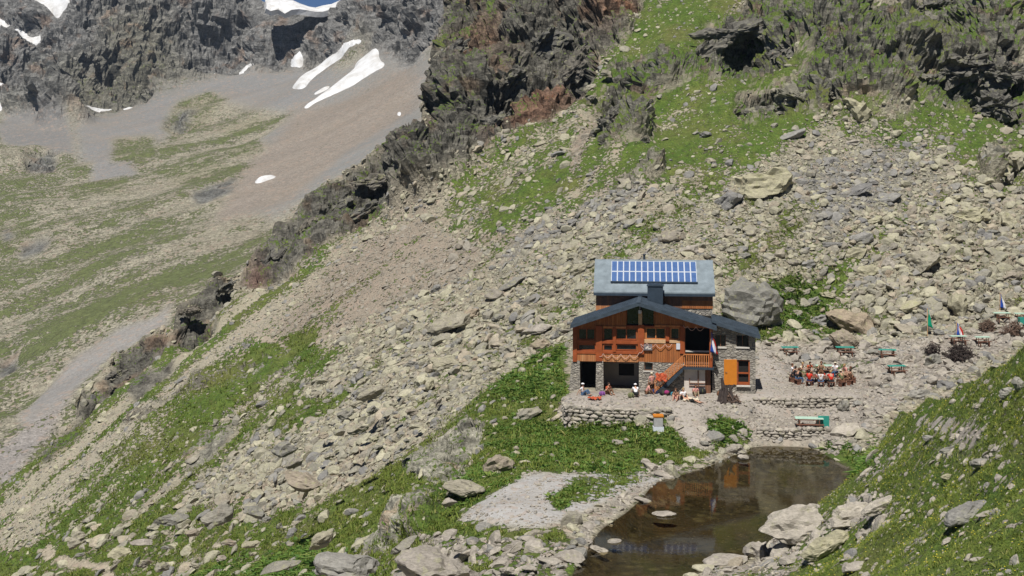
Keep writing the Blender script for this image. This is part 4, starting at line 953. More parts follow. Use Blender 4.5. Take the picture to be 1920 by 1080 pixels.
MT['pink_stone'] = mat_stone('pink scree stone', ((.33, .295, .24), (.27, .24, .195), (.31, .285, .24), (.235, .20, .165)), lichen=.1, dark=.2)
MT['beige_stone'] = mat_stone('beige scree stone', ((.43, .405, .30), (.35, .33, .245), (.26, .245, .205), (.40, .345, .265)), lichen=.35, dark=.25)
for nm, zz_, mt, lb in (('scree_stones', rest, 'beige_stone', 'pale lichened scree stones covering the slope round the hut'), ('reddish_scree_stones', pinkz, 'pink_stone', 'small pinkish scree stones on the upper left slope'),
                    ('grey_scree_stones', greyz, 'grey_stone', 'grey scree stones in streaks high on the slope'), ('shore_stones', palez, 'pale_stone', 'pale loose stones of the yard and the pond shore')):
    for lod, sel in ((2, pxs > 2.6), (1, pxs <= 2.6)):
        if (zz_ & sel).sum() > 10:
            o = scatter(nm, zz_ & sel, lod, MT[mt]); o['label'] = lb; o['category'] = 'stones'
print('scree done', NS)
# ------------------------------------------------------------------ grass and leaves
def mat_leaf(name, a, b, c):
    n = NT(name); t = n.attr('tint')
    col = n.ramp(t, [(0, a), (.6, b), (1, c)])
    n.b.inputs['Subsurface Weight'].default_value = 0
    tr = n.n('ShaderNodeBsdfTranslucent'); n.l(col, tr.inputs[0]); mx = n.n('ShaderNodeMixShader'); mx.inputs[0].default_value = .25
    n.val(n.b.inputs['Base Color'], col); n.b.inputs['Roughness'].default_value = .6
    n.l(n.b.outputs[0], mx.inputs[1]); n.l(tr.outputs[0], mx.inputs[2]); n.l(mx.outputs[0], n.out.inputs[0]); return n.m
MT['blade'] = mat_leaf('grass blades', (.11, .17, .025), (.195, .235, .045), (.34, .31, .12))
MT['dock'] = mat_leaf('broad leaves', (.07, .15, .028), (.14, .245, .045), (.28, .33, .09))
def strips(name, w, n, mat, blades, length, width, lean, lab, seed, drop=.02, broad=False, tintf=None):
    r = np.random.default_rng(seed); rr, cc, bi = sample(w, n, r)
    bx, by, bz = bi(PX), bi(PY), bi(PZ)
    N = n*blades
    rep = lambda a: np.repeat(a, blades)
    L = rep(length*np.exp(r.normal(size=n)*.35))*r.uniform(.6, 1.2, N); W = width*r.uniform(.6, 1.3, N)*(L/length)**.5
    az = r.uniform(0, 6.28, N); ln = np.abs(r.normal(size=N))*lean+.15
    cx = rep(bx)+r.normal(size=N)*length*.35; cy = rep(by)+r.normal(size=N)*length*.35; cz = rep(bz)-drop-.06
    dx, dy = np.cos(az), np.sin(az)
    def pt(t, side):
        ox = dx*L*ln*t*(.4+.6*t); oy = dy*L*ln*t*(.4+.6*t); oz = L*t*(1-.35*t*ln)
        return np.stack([cx+ox-dy*side, cy+oy+dx*side, cz+oz], -1)
    if broad: V = np.stack([pt(0, 0*W), pt(.55, W), pt(1.0, 0*W), pt(.55, -W)], 1)
    else: V = np.stack([pt(0, W), pt(0, -W), pt(.6, -W*.7), pt(.6, W*.7), pt(1.0, 0*W)], 1)
    k = V.shape[1]; base = (np.arange(N)*k)[:, None]
    if broad: F = np.concatenate([base+np.array([[0, 1, 2]]), base+np.array([[0, 2, 3]])])
    else: F = np.concatenate([base+np.array([[0, 1, 2]]), base+np.array([[0, 2, 3]]), base+np.array([[3, 2, 4]])])
    tt = np.clip(rep(r.beta(2, 3, n))+r.normal(size=N)*.12, 0, 1)
    me = mesh_from(name, V.reshape(-1, 3), F, np.repeat(tt, k), MT[mat], False)
    o = bpy.data.objects.new(name, me); COL.objects.link(o); o['kind'] = 'stuff'; o['label'] = lab; o['category'] = 'plants'; return o
gmask = sstep(.46, .62, grass+.45*fbm(X, Y, G.Z, 2.2, 4, 1234))*(1-crag*.7)*vis*(1-keepout)*(1-np.clip(pm*6-1, 0, 1))*(1-np.clip(gravel*1.5, 0, 1))
patch = .35+.65*sstep(-.2, .3, fbm(X, Y, G.Z, 1.6, 4, 4321))
strips('grass', gmask*area*(Y < 96)*is_fore*patch/np.maximum(Y/50, .7)**1.3, 60000, 'blade', 6, .115, .013, .9, 'short alpine grass of the foreground slope', 21)
strips('grass', gmask*area*(Y >= 74)*(Y < 150)*(~is_fore)*patch/(Y/90)**2, 45000, 'blade', 5, .22, .028, .8, 'short grass of the meadow round the hut', 22)
strips('leafy_plants', leafy*area*vis*(1-keepout)*patch**2*(1-np.clip(pm*6-1, 0, 1)), 15000, 'dock', 7, .15, .07, 1.3, 'dark green broad-leaved plants crowding the slope below the hut', 23, broad=True)
lf2 = np.clip(M([(560, 1030), (400, 1060), (300, 1090), (700, 1090), (640, 1040)], 4, 1.5, 4, 801)+M([(1100, 640), (1000, 650), (940, 700), (900, 740), (980, 760), (1040, 700)], 4, 1.5, 4, 802)*.6+M([(1430, 520), (1520, 520), (1600, 600), (1560, 640), (1440, 640), (1420, 600)], 4, 1.5, 4, 803)*.5, 0, 1)
strips('leafy_plants', lf2*area*gmask*patch, 5000, 'dock', 7, .2, .075, 1.3, 'looser broad-leaved plants in the green patches beside the boulders', 24, broad=True)
n = NT('yellow petals'); MT['petal'] = n.done((.62, .52, .05), .6)
r = np.random.default_rng(31); rr, cc, bi = sample(gmask*area*is_fore*(Y < 80)*patch, 1500, r)
bx, by, bz = bi(PX), bi(PY), bi(PZ); s_ = .028
V = np.stack([np.stack([bx+a*s_, by+b*s_, bz+.16+c*s_], -1) for a, b, c in ((-1, 0, 0), (0, -1, .6), (1, 0, 0), (0, 1, .6))], 1)
me = mesh_from('yellow_flowers', V.reshape(-1, 3), (np.arange(len(bx))*4)[:, None]+np.arange(4)[None], 0.0, MT['petal']); o = bpy.data.objects.new('yellow_flowers', me); COL.objects.link(o); o['kind'] = 'stuff'; o['label'] = 'tiny yellow flowers dotting the foreground grass'; o['category'] = 'flowers'

# ------------------------------------------------------------------ pond
n = NT('pond water'); n.t.nodes.remove(n.b); p = n.pos()
gl = n.n('ShaderNodeBsdfGlossy'); gl.inputs['Roughness'].default_value = .03; tr = n.n('ShaderNodeBsdfTransparent')
tr.inputs[0].default_value = (.70, .66, .52, 1)
fr = n.n('ShaderNodeFresnel'); fr.inputs['IOR'].default_value = 1.33
bp = n.bump(n.math('ADD', n.noise(n.mapping(p, (1, .6, 1)), 2.2, 3), n.math('MULTIPLY', n.noise(p, 9, 2), .25)), .10, .02)
n.l(bp, gl.inputs['Normal']); n.l(bp, fr.inputs['Normal']); mx = n.n('ShaderNodeMixShader'); n.l(fr.outputs[0], mx.inputs[0]); n.l(tr.outputs[0], mx.inputs[1]); n.l(gl.outputs[0], mx.inputs[2]); n.l(mx.outputs[0], n.out.inputs[0])
MT['water'] = n.m
wp = np.array(pond_w); cen = wp.mean(0); wp = cen+(wp-cen)*1.12
me = bpy.data.meshes.new('pond_water'); me.from_pydata([(a, b, 0.0) for a, b in wp]+[(cen[0], cen[1], 0.0)], [], [(i, (i+1) % len(wp), len(wp)) for i in range(len(wp))]); me.materials.append(MT['water'])
o = bpy.data.objects.new('pond_water', me); COL.objects.link(o); o['kind'] = 'structure'
if sum((wp[i][0]*wp[(i+1) % len(wp)][1]-wp[(i+1) % len(wp)][0]*wp[i][1]) for i in range(len(wp))) < 0: me.flip_normals()
# ------------------------------------------------------------------ building helpers
class MB:
    def __init__(s): s.v = []; s.f = []
    def box(s, x0, x1, y0, y1, z0, z1):
        b = len(s.v); s.v += [(x, y, z) for z in (z0, z1) for y in (y0, y1) for x in (x0, x1)]
        s.f += [tuple(b+i for i in q) for q in ((0, 2, 3, 1), (4, 5, 7, 6), (0, 1, 5, 4), (2, 6, 7, 3), (0, 4, 6, 2), (1, 3, 7, 5))]; return s
    def prism(s, poly, y0, y1):                      # outline in x, z, carried along y
        b = len(s.v); n = len(poly)
        a = sum(poly[i][0]*poly[(i+1) % n][1]-poly[(i+1) % n][0]*poly[i][1] for i in range(n))
        if a < 0: poly = poly[::-1]
        s.v += [(x, y0, z) for x, z in poly]+[(x, y1, z) for x, z in poly]
        s.f.append(tuple(range(b, b+n))); s.f.append(tuple(range(b+2*n-1, b+n-1, -1)))
        for i in range(n): j = (i+1) % n; s.f.append((b+j, b+i, b+n+i, b+n+j))
        return s
    def hexa(s, p):                                  # eight corners, bottom ring then top ring
        b = len(s.v); s.v += [tuple(q) for q in p]
        s.f += [tuple(b+i for i in q) for q in ((0, 3, 2, 1), (4, 5, 6, 7), (0, 1, 5, 4), (1, 2, 6, 5), (2, 3, 7, 6), (3, 0, 4, 7))]; return s
    def bar(s, a, c, r, n=6, r2=None):
        a, c = Vector(a), Vector(c); d = (c-a).normalized(); u = d.orthogonal().normalized(); w_ = d.cross(u); b = len(s.v); r2 = r if r2 is None else r2
        for p, q in ((a, r), (c, r2)):
            for k in range(n): t = 2*math.pi*k/n; s.v.append(tuple(p+u*math.cos(t)*q+w_*math.sin(t)*q))
        for k in range(n): j = (k+1) % n; s.f.append((b+k, b+j, b+n+j, b+n+k))
        s.f.append(tuple(range(b+n-1, b-1, -1))); s.f.append(tuple(range(b+n, b+2*n))); return s
    def tube(s, pts, r, n=6):
        for a, c in zip(pts, pts[1:]): s.bar(a, c, r, n)
        return s
    def wall(s, x0, x1, z0, z1, y0, y1, holes):
        xs = sorted({x0, x1}|{min(max(h[i], x0), x1) for h in holes for i in (0, 1)}); zs = sorted({z0, z1}|{min(max(h[i], z0), z1) for h in holes for i in (2, 3)})
        for a, b in zip(xs, xs[1:]):
            run = None
            for c, d in zip(zs, zs[1:]):
                inh = any(h[0] < (a+b)/2 < h[1] and h[2] < (c+d)/2 < h[3] for h in holes)
                if inh:
                    if run is not None: s.box(a, b, y0, y1, run, c); run = None
                elif run is None: run = c
            if run is not None: s.box(a, b, y0, y1, run, z1)
        return s
    def build(s, name, mat, parent=None, bevel=0, frame=None):
        me = bpy.data.meshes.new(name); me.from_pydata(s.v, [], s.f); me.materials.append(MT[mat] if isinstance(mat, str) else mat)
        o = bpy.data.objects.new(name, me); COL.objects.link(o)
        if parent is not None: o.parent = parent
        if frame is not None: o.matrix_local = frame
        if bevel: m_ = o.modifiers.new('bevel', 'BEVEL'); m_.width = bevel; m_.segments = 1; m_.limit_method = 'ANGLE'
        return o
def empty(name, loc, rz=0, label=None, cat=None, group=None):
    o = bpy.data.objects.new(name, None); o.location = loc; o.rotation_euler = (0, 0, rz); COL.objects.link(o); o.empty_display_size = .3
    if label: tag(o, label, cat, group)
    return o
def tag(o, label, cat, group=None):
    o['label'] = label; o['category'] = cat
    if group: o['group'] = group
    return o
class Frame:                                          # upright plane frame: x along the wall, y into the building, z up
    def __init__(s, px, Y, phi, z0):
        s.O = Vector(((px-CX)/FPX*Y, Y, z0)); s.c, s.s = math.cos(phi), math.sin(phi); s.phi = phi
    def at(s, px, py, d=0.0):
        u, v = (px-CX)/FPX, (HY-py)/FPX; ex, ey = (s.c, -s.s), (s.s, s.c)
        t = (d+s.O.x*ey[0]+s.O.y*ey[1])/(u*ey[0]+ey[1])
        return (u*t-s.O.x)*ex[0]+(t-s.O.y)*ex[1], HC+v*t-s.O.z
    def x(s, px, d=0.0): return s.at(px, 650, d)[0]
    def z(s, py, d=0.0, px=1180): return s.at(px, py, d)[1]

MT['boards'] = mat_wood('larch cladding', (.42, .155, .05), (.30, .10, .032), .17, 0, .35)
MT['boards_pale'] = mat_wood('bleached larch boards', (.52, .25, .11), (.40, .15, .055), .17, 0, .3)
MT['red_timber'] = mat_plain('red stained timber', (.31, .075, .022), .6, .2, 3)
MT['old_boards'] = mat_wood('weathered boards', (.24, .11, .06), (.15, .08, .055), .2, 0, .6)
MT['metal_roof'] = mat_plain('blue grey sheet roof', (.075, .10, .13), .42, .3, 2, .35, .5)
MT['zinc'] = mat_plain('pale zinc roof', (.25, .30, .335), .45, .22, 1.5, .3, .5)
MT['dark_metal'] = mat_plain('dark blue metal', (.045, .065, .09), .5, .2, 3, .3, .4)
MT['glass'] = mat_plain('window glass', (.012, .018, .022), .06, .1, 1, 0, .6)
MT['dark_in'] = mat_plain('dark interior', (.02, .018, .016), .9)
MT['render_wall'] = mat_plain('grey render', (.32, .29, .26), .9, .12, 2)
MT['white_wall'] = mat_plain('whitewashed wall', (.60, .54, .48), .9, .12, 2.5)
MT['door_orange'] = mat_plain('orange painted door', (.58, .20, .022), .5, .08, 2)
MT['rail_wood'] = mat_plain('orange railing wood', (.50, .19, .065), .6, .3, 7)
MT['pale_wood'] = mat_plain('light new wood', (.56, .36, .20), .65, .15, 6)
MT['stone_sill'] = mat_plain('light stone sill', (.58, .55, .5), .8, .1, 6)
MT['white_paint'] = mat_plain('white frame', (.62, .66, .72), .4, .04, 3)
MT['concrete'] = mat_plain('concrete', (.36, .36, .36), .85, .15, 4)
n = NT('solar cells'); p = n.obj(); s_ = n.n('ShaderNodeSeparateXYZ'); n.l(p, s_.inputs[0])
gx = n.math('FRACT', n.math('MULTIPLY', s_.outputs[0], 6.6)); gy = n.math('FRACT', n.math('MULTIPLY', s_.outputs[1], 6.6))
ln_ = n.math('MAXIMUM', n.mr(gx, 0, .09, 1, 0), n.mr(gy, 0, .09, 1, 0))
n.b.inputs['Specular IOR Level'].default_value = .6
MT['cells'] = n.done(n.mix(n.math('MULTIPLY', ln_, .35), n.mix(n.noise(p, 2.5, 2), (.045, .095, .25), (.09, .17, .36)), (.35, .38, .5)), .12)

# ------------------------------------------------------------------ the hut
F = Frame(1074, 109.5, math.radians(7), 2.3)
hut = empty('mountain_hut', F.O, -F.phi, 'brown timber and stone mountain hut with solar panels on its rear roof, open orange door', 'hut')
zb = F.z(678); xl, xr = 0.0, F.x(1284); xa = F.x(1336); xe = F.x(1417)
xp = F.x(1198); zpk = F.z(566); sl, sr = .345, .30
def zroof(x): return zpk-(sl*(xp-x) if x < xp else sr*(x-xp))
WT = .22; DEP = 2.9
# stone ground floor
b = MB()
for a0, a1, t0, t1 in ((1066, 1088, 1072, 1087), (1117, 1132, 1118, 1131)):
    a, c = F.at(a0, 742); d_, _ = F.at(a1, 742); e_, f_ = F.x(t0), F.x(t1)
    bb = MB().hexa([(a, -.15, -.3), (d_, -.15, -.3), (d_, .6, -.3), (a, .6, -.3), (e_, 0, zb), (f_, 0, zb), (f_, .6, zb), (e_, .6, zb)]); bb.build('stone_pillar', 'masonry', hut)
w0 = F.x(1198); hx0, hz0 = F.at(1208, 695); hx1, hz1 = F.at(1224, 680)
MB().wall(w0, xr, -.3, zb, 0, .5, [(hx0, hx1, hz0, min(hz1, zb-.06))]).build('ground_floor_wall', 'masonry', hut)
MB().box(w0, w0+.5, .5, DEP, -.3, zb).build('side_wall', 'masonry', hut)
MB().box(0.0, .5, .6, DEP, -.3, zb).build('side_wall', 'masonry', hut)
cx0, cz0 = F.at(1160, 704, 2.6); cx1, cz1 = F.at(1189, 682, 2.6); dx0, dx1 = F.x(1124, 2.6), w0
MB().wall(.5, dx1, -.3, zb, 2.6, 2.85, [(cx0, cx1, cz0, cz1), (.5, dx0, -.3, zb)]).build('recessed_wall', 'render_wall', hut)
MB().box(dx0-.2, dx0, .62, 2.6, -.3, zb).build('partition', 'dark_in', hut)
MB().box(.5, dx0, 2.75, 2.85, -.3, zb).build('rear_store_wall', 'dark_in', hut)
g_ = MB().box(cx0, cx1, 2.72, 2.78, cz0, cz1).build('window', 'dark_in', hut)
g_ = MB().box(hx0, hx1, .2, .24, hz0, min(hz1, zb-.06)).build('window', 'glass', hut)
fr_ = MB()
for q in ((hx0, hx0+.06, hz0, hz1), (hx1-.06, hx1, hz0, hz1), (hx0+.06, hx1-.06, hz0, hz0+.06)): fr_.box(q[0], q[1], .14, .2, q[2], min(q[3], zb-.08))
fr_.build('frame', 'old_boards', g_)
MB().box(hx0-.08, hx1+.08, -.05, 0, hz0-.09, hz0).build('sill', 'stone_sill', g_)
# timber storey
z1 = F.z(613)
wins = [(1084, 1116, 616, 637, 1), (1084, 1117, 646, 657, 0), (1131, 1149, 615, 638, 0), (1131, 1149, 646, 658, 0), (1155, 1194, 616, 637, 1), (1155, 1194, 646, 657, 0), (1211, 1248, 615, 636, 1), (1257, 1274, 613, 637, 0)]
holes = []
for a, c, t, bt, mu in wins:
    x0, za = F.at(a, bt); x1, zc = F.at(c, t); holes.append((x0, x1, za, min(zc, z1-.02)))
MB().wall(0, xr, zb, z1, .06, WT, holes).build('timber_wall', 'boards', hut)
MB().box(0, F.x(1196), .0, .06, zb-.04, F.z(663)).build('cladding', 'boards_pale', hut)
MB().box(F.x(1208), xr-.1, .0, .06, zb-.04, F.z(643)).build('cladding', 'boards', hut)
for (x0, x1, za, zc), wd in zip(holes, wins):
    g_ = MB().box(x0, x1, .15, .18, za, zc).build('window', 'glass', hut)
    fr_ = MB(); t = .07
    fr_.box(x0, x1, .03, .15, za, za+t); fr_.box(x0, x1, .03, .15, zc-t, zc); fr_.box(x0, x0+t, .03, .15, za+t, zc-t); fr_.box(x1-t, x1, .03, .15, za+t, zc-t)
    if wd[4]: fr_.box((x0+x1)/2-.04, (x0+x1)/2+.04, .03, .15, za+t, zc-t)
    fr_.build('frame', 'red_timber' if wd[0] < 1200 else 'rail_wood', g_)
for a, c, t, bt in ((1074, 1082, 612, 678), (1117, 1129, 611, 677), (1149, 1155, 613, 660), (1196, 1208, 609, 664), (1248, 1255, 613, 640), (1275, 1284, 611, 663)):
    x0, za = F.at(a, bt); x1, zc = F.at(c, t); MB().box(x0, x1, -.10, .0 if za < F.z(650) else .06, za, zc).build('post', 'red_timber', hut, .015)
for a, c, t, bt, mt in ((1082, 1117, 638, 644, 'red_timber'), (1129, 1196, 639, 644, 'red_timber'), (1082, 1117, 658, 663, 'red_timber'), (1129, 1196, 659, 663, 'red_timber'), (1208, 1248, 637, 643, 'pale_wood'), (1255, 1275, 638, 643, 'pale_wood'), (1130, 1174, 612, 615, 'rail_wood'), (1227, 1275, 610, 613, 'rail_wood')):
    x0, za = F.at(a, bt); x1, zc = F.at(c, t); MB().box(x0, x1, -.05, .055, za, zc).build('rail', mt, hut, .01)
# gable
xg0, xg1 = F.x(1174), F.x(1227)
MB().prism([(0, z1), (xg0, z1), (xg0, zroof(xg0)), (0, zroof(0))], .02, WT).build('gable', 'boards', hut)
MB().prism([(xg1, z1), (xa, z1), (xa, zroof(xa)), (xg1, zroof(xg1))], .02, WT).build('gable', 'boards', hut)
MB().prism([(xg0, z1), (xg1, z1), (xg1, zroof(xg1)), (xp, zpk), (xg0, zroof(xg0))], .5, .6).build('gable_window', 'glass', hut)
MB().box(xg0-.02, xg0+.06, .22, .5, z1, zroof(xg0)-.05).build('gable_return', 'boards', hut); MB().box(xg1-.06, xg1+.02, .22, .5, z1, zroof(xg1)-.05).build('gable_return', 'boards', hut)
MB().prism([(xg0, z1-.02), (xg1, z1-.02), (xg1, z1+.1), (xg0, z1+.1)], .0, .5).build('rail', 'red_timber', hut)
MB().box(F.x(1197), F.x(1204), -.08, .14, F.z(612), F.z(584)).build('post', 'pale_wood', hut, .01)
lp = MB().bar((F.x(1200), -.35, F.z(586)), (F.x(1200), -.35, F.z(580)), .13, 10).bar((F.x(1200), -.35, F.z(580)), (F.x(1200), -.35, F.z(574)), .02, 6); lp.build('outside_lamp', 'white_paint', hut)
# side walls and floor slab of the timber storey
MB().box(0, WT, WT, DEP, zb, zroof(0)-.02).build('side_wall', 'boards', hut)
MB().box(0, xa, .5, DEP, zb-.18, zb-.02).build('floor_slab', 'old_boards', hut)
# porch behind the balustrade
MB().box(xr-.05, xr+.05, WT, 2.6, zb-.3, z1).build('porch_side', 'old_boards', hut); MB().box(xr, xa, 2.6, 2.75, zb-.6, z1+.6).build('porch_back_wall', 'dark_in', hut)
x0, za = F.at(1330, 692, -.5); x1, zc = F.at(1336, 618, -.5); zdk = F.z(689, -.6, 1300)
MB().box(x0, x1, -.5, -.35, zdk, zroof(x1)).build('post', 'red_timber', hut, .015)
MB().box(xr-.15, x1+.1, -.65, 2.6, zdk-.16, zdk).build('porch_deck', 'dark_metal', hut)
zr_ = F.z(664, -.6, 1300); rl = MB().box(xr-.1, x0, -.6, -.52, zr_-.08, zr_).box(xr-.1, x0, -.58, -.54, zdk+.12, zdk+.18)
rail = rl.build('balustrade', 'rail_wood', hut)
k = xr-.05
while k < x0-.05:
    MB().box(k, k+.07, -.62, -.585, zdk+.04, zr_-.1).build('baluster', 'rail_wood', rail); k += .165
MB().box(xr, x0, .25, .35, zr_+.02, zr_+.14).build('inner_rail', 'stone_sill', hut)
# stairs
sx0, sz0 = F.at(1224, 740, -.7); sx1, sz1 = xr-.15, zdk
st_ = MB(); st_.prism([(sx0, sz0), (sx0+.5, sz0), (sx1, sz1-.30), (sx1, sz1)], -.72, -.62)
stair = st_.build('stair', 'dark_metal', hut)
MB().prism([(sx0, sz0+.1), (sx0+.5, sz0), (sx1, sz1-.30), (sx1, sz1)], .20-.15, .12).build('stringer', 'dark_metal', stair)
nst = 12
for i in range(nst):
    t = (i+.5)/nst; x = sx0+(sx1-sx0)*t; z = sz0+(sz1-sz0)*t
    MB().box(x-.16, x+.16, -.62, .04, z-.02, z+.03).build('tread', 'old_boards', stair)
hr_ = MB().prism([(sx0+.1, sz0+.98), (sx0+.1, sz0+1.06), (sx1+.15, sz1+1.06), (sx1+.15, sz1+.98)], -.72, -.66).prism([(sx0+.1, sz0+.2), (sx0+.1, sz0+.26), (sx1+.15, sz1+.26), (sx1+.15, sz1+.2)], -.71, -.67)
hr = hr_.build('stair_railing', 'rail_wood', hut)
for i in range(19):
    t = (i+.3)/19; x = sx0+.1+(sx1-sx0-.1)*t; z = sz0+(sz1-sz0)*t
    MB().prism([(x, z+.13), (x+.075, z+.16), (x+.075, z+.98), (x, z+.96)], -.76, -.72).build('baluster', 'rail_wood', hr)
# under the deck
ux0, ux1 = F.x(1283), F.x(1330); 
MB().box(ux0, F.x(1322), -.1, .3, -.3, zdk-.16).build('whitewashed_wall', 'white_wall', hut)
MB().box(F.x(1322), ux1+.1, .1, .3, -.3, zdk-.16).build('side_door', 'old_boards', hut)
pp = MB(); X_ = lambda q: F.x(q); Z_ = lambda q: F.z(q, 0, 1300)
pp.bar((X_(1309), -.15, Z_(733)), (X_(1309), -.15, Z_(694)), .045).bar((X_(1292), -.15, Z_(718)), (X_(1322), -.15, Z_(718)), .035).bar((X_(1292), -.15, Z_(723)), (X_(1322), -.15, Z_(723)), .035).bar((X_(1293), -.15, Z_(718)), (X_(1293), -.15, Z_(709)), .03)
pp.build('wall_ladder', 'old_boards', hut)
# roof of the front wing
def slab(x0, x1, y0, y1, th, mat, name, zf=zroof, par=None, seams=True):
    b = MB().prism([(x0, zf(x0)), (x1, zf(x1)), (x1, zf(x1)+th), (x0, zf(x0)+th)], y0, y1); o = b.build(name, mat, par or hut)
    if seams:
        s_ = MB(); k = x0 if False else y0+.02
        while k < y1:
            s_.prism([(x0+.02, zf(x0+.02)+th), (x1-.02, zf(x1-.02)+th), (x1-.02, zf(x1-.02)+th+.04), (x0+.02, zf(x0+.02)+th+.04)], k, k+.035); k += .52
        s_.build('seams', mat, o)
    return o
xlr = F.x(1069, -1.15); xrr = F.x(1344, -1.15)
r1 = slab(xlr, xp, -1.15, DEP+.1, .10, 'metal_roof', 'roof'); r2 = slab(xp, xrr, -1.15, DEP+.1, .10, 'metal_roof', 'roof')
MB().prism([(xlr, zroof(xlr)-.17), (xp, zroof(xp)-.17), (xp, zroof(xp)-.003), (xlr, zroof(xlr)-.003)], -1.15, -1.09).build('fascia', 'metal_roof', r1)
MB().prism([(xp, zroof(xp)-.17), (xrr, zroof(xrr)-.17), (xrr, zroof(xrr)-.003), (xp, zroof(xp)-.003)], -1.15, -1.09).build('fascia', 'metal_roof', r2)
MB().box(xp-.15, xp+.15, -1.18, DEP, zpk+.085, zpk+.13).build('ridge_cap', 'metal_roof', hut)
MB().prism([(xlr+.05, zroof(xlr+.05)-.05), (xp, zpk-.05), (xp, zpk-.004), (xlr+.05, zroof(xlr+.05)-.004)], -1.08, DEP).build('soffit', 'old_boards', r1)
MB().prism([(xp, zpk-.05), (xrr-.05, zroof(xrr-.05)-.05), (xrr-.05, zroof(xrr-.05)-.004), (xp, zpk-.004)], -1.08, DEP).build('soffit', 'old_boards', r2)
# stone annex on the right
AD = .35; zfa = lambda x: F.z(606, AD-.6, 1344)-.05-(x-xrr)*.30
ah = []
for a, c, t, bt in ((1341, 1361, 627, 650), (1381, 1404, 626, 650), (1382, 1406, 675, 722)):
    x0, za = F.at(a, bt, AD); x1, zc = F.at(c, t, AD); ah.append((x0, x1, za, zc))
xw0 = xa-.02; ztop = zfa(xe)-.05
MB().wall(xw0, xe, -.3, ztop, AD, AD+.5, ah).prism([(xw0, ztop), (xe, ztop), (xw0, zfa(xw0))], AD, AD+.5).build('annex_wall', 'masonry', hut)
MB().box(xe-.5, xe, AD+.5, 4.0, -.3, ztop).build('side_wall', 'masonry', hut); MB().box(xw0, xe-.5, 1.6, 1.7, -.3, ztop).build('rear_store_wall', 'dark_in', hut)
MB().box(xw0, xw0+.3, AD+.5, 4, -.3, ztop).build('side_wall', 'masonry', hut)
for x0, x1, za, zc in ah[:2]:
    g_ = MB().box(x0, x1, AD+.3, AD+.33, za, zc).build('window', 'glass', hut); MB().box(x0-.06, x1+.06, AD-.08, AD-.003, za-.12, za).build('sill', 'stone_sill', g_)
    MB().box(x0, x0+.05, AD+.2, AD+.29, za, zc).box(x1-.05, x1, AD+.2, AD+.29, za, zc).box((x0+x1)/2-.03, (x0+x1)/2+.03, AD+.2, AD+.29, za, zc).build('frame', 'old_boards', g_)
x0, x1, za, zc = ah[2]
df = MB().box(x0, x0+.1, AD+.1, AD+.25, za, zc).box(x1-.1, x1, AD+.1, AD+.25, za, zc).box(x0+.1, x1-.1, AD+.1, AD+.25, zc-.1, zc).box(x0+.1, x1-.1, AD+.14, AD+.2, za, za+.22).box(x0+.1, x1-.1, AD+.14, AD+.2, za+.85, za+.97).build('doorway', 'red_timber', hut)
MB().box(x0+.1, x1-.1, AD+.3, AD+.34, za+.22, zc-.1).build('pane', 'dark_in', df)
MB().box(x0-.05, x1+.05, AD-.2, AD+.1, za-.1, za).build('doorstep', 'stone_sill', df)
dl = MB().box(-(x1-x0)*1.02, 0, -.05, 0, za+.02, zc+.03).build('door', 'door_orange', hut, .01); dl.location = (x0-.02, AD-.03, 0); dl.rotation_euler = (0, 0, math.radians(6))
MB().bar((-(x1-x0)*.9, -.11, za+1), (-(x1-x0)*.9+.13, -.11, za+1), .018).bar((-(x1-x0)*.9, -.05, za+1), (-(x1-x0)*.9, -.12, za+1), .02).build('handle', 'dark_metal', dl)
r3 = slab(xrr-.35, F.x(1426, AD-.6), AD-.6, 4.2, .12, 'metal_roof', 'annex_roof', zfa)
MB().prism([(xrr, zfa(xrr)-.12), (F.x(1425, AD-.6), zfa(F.x(1425, AD-.6))-.12), (F.x(1425, AD-.6), zfa(F.x(1425, AD-.6))-.003), (xrr, zfa(xrr)-.003)], AD-.65, AD-.602).build('fascia', 'metal_roof', r3)
# chimney
cy_ = 1.6; c0, c1 = F.x(1214, cy_), F.x(1243, cy_); ct = F.z(534, cy_, 1228)
ch = MB().box(c0, c1, cy_, cy_+.9, zroof(c1)-.1, ct-.12).build('chimney', 'dark_metal', hut, .01)
MB().box(c0-.06, c1+.06, cy_-.06, cy_+.96, ct-.12, ct-.05).box(c0+.1, c1-.1, cy_+.1, cy_+.8, ct-.05, ct+.02).build('chimney_cap', 'dark_metal', ch)
# rear wing with the solar roof
B = Frame(1118, 112.2, math.radians(5), 2.3)
fr_mat = Matrix.LocRotScale(None, None, None)
wB = Matrix.Translation(B.O) @ Matrix.Rotation(-B.phi, 4, 'Z'); wF = Matrix.Translation(F.O) @ Matrix.Rotation(-F.phi, 4, 'Z'); FB = wF.inverted() @ wB
bx1 = B.x(1336); ze = B.z(549, 0, 1225); pitch = math.radians(31); oh = .5; dz = 3.7
MB().box(0, bx1, 0, 6.8, -.5, B.z(577)).build('rear_wing_base', 'masonry', hut, frame=FB)
MB().box(-.02, bx1+.02, -.04, 6.84, B.z(577), ze-.12).build('rear_wing_wall', 'old_boards', hut, frame=FB)
MB().box(-.04, 1.6, -.06, -.04, B.z(590), B.z(574)).build('rear_wing_cladding', 'boards_pale', hut, frame=FB); MB().box(bx1-2.4, bx1+.03, -.06, -.04, B.z(577), B.z(562)).build('rear_wing_cladding', 'boards', hut, frame=FB)
MB().prism([(0, 0), (1, 0), (1, 1), (0, 1)], 0, 0)
def roofB(y): return ze+(y+oh)*math.tan(pitch) if y < dz-oh else ze+dz*math.tan(pitch)-(y-dz+oh)*math.tan(pitch)
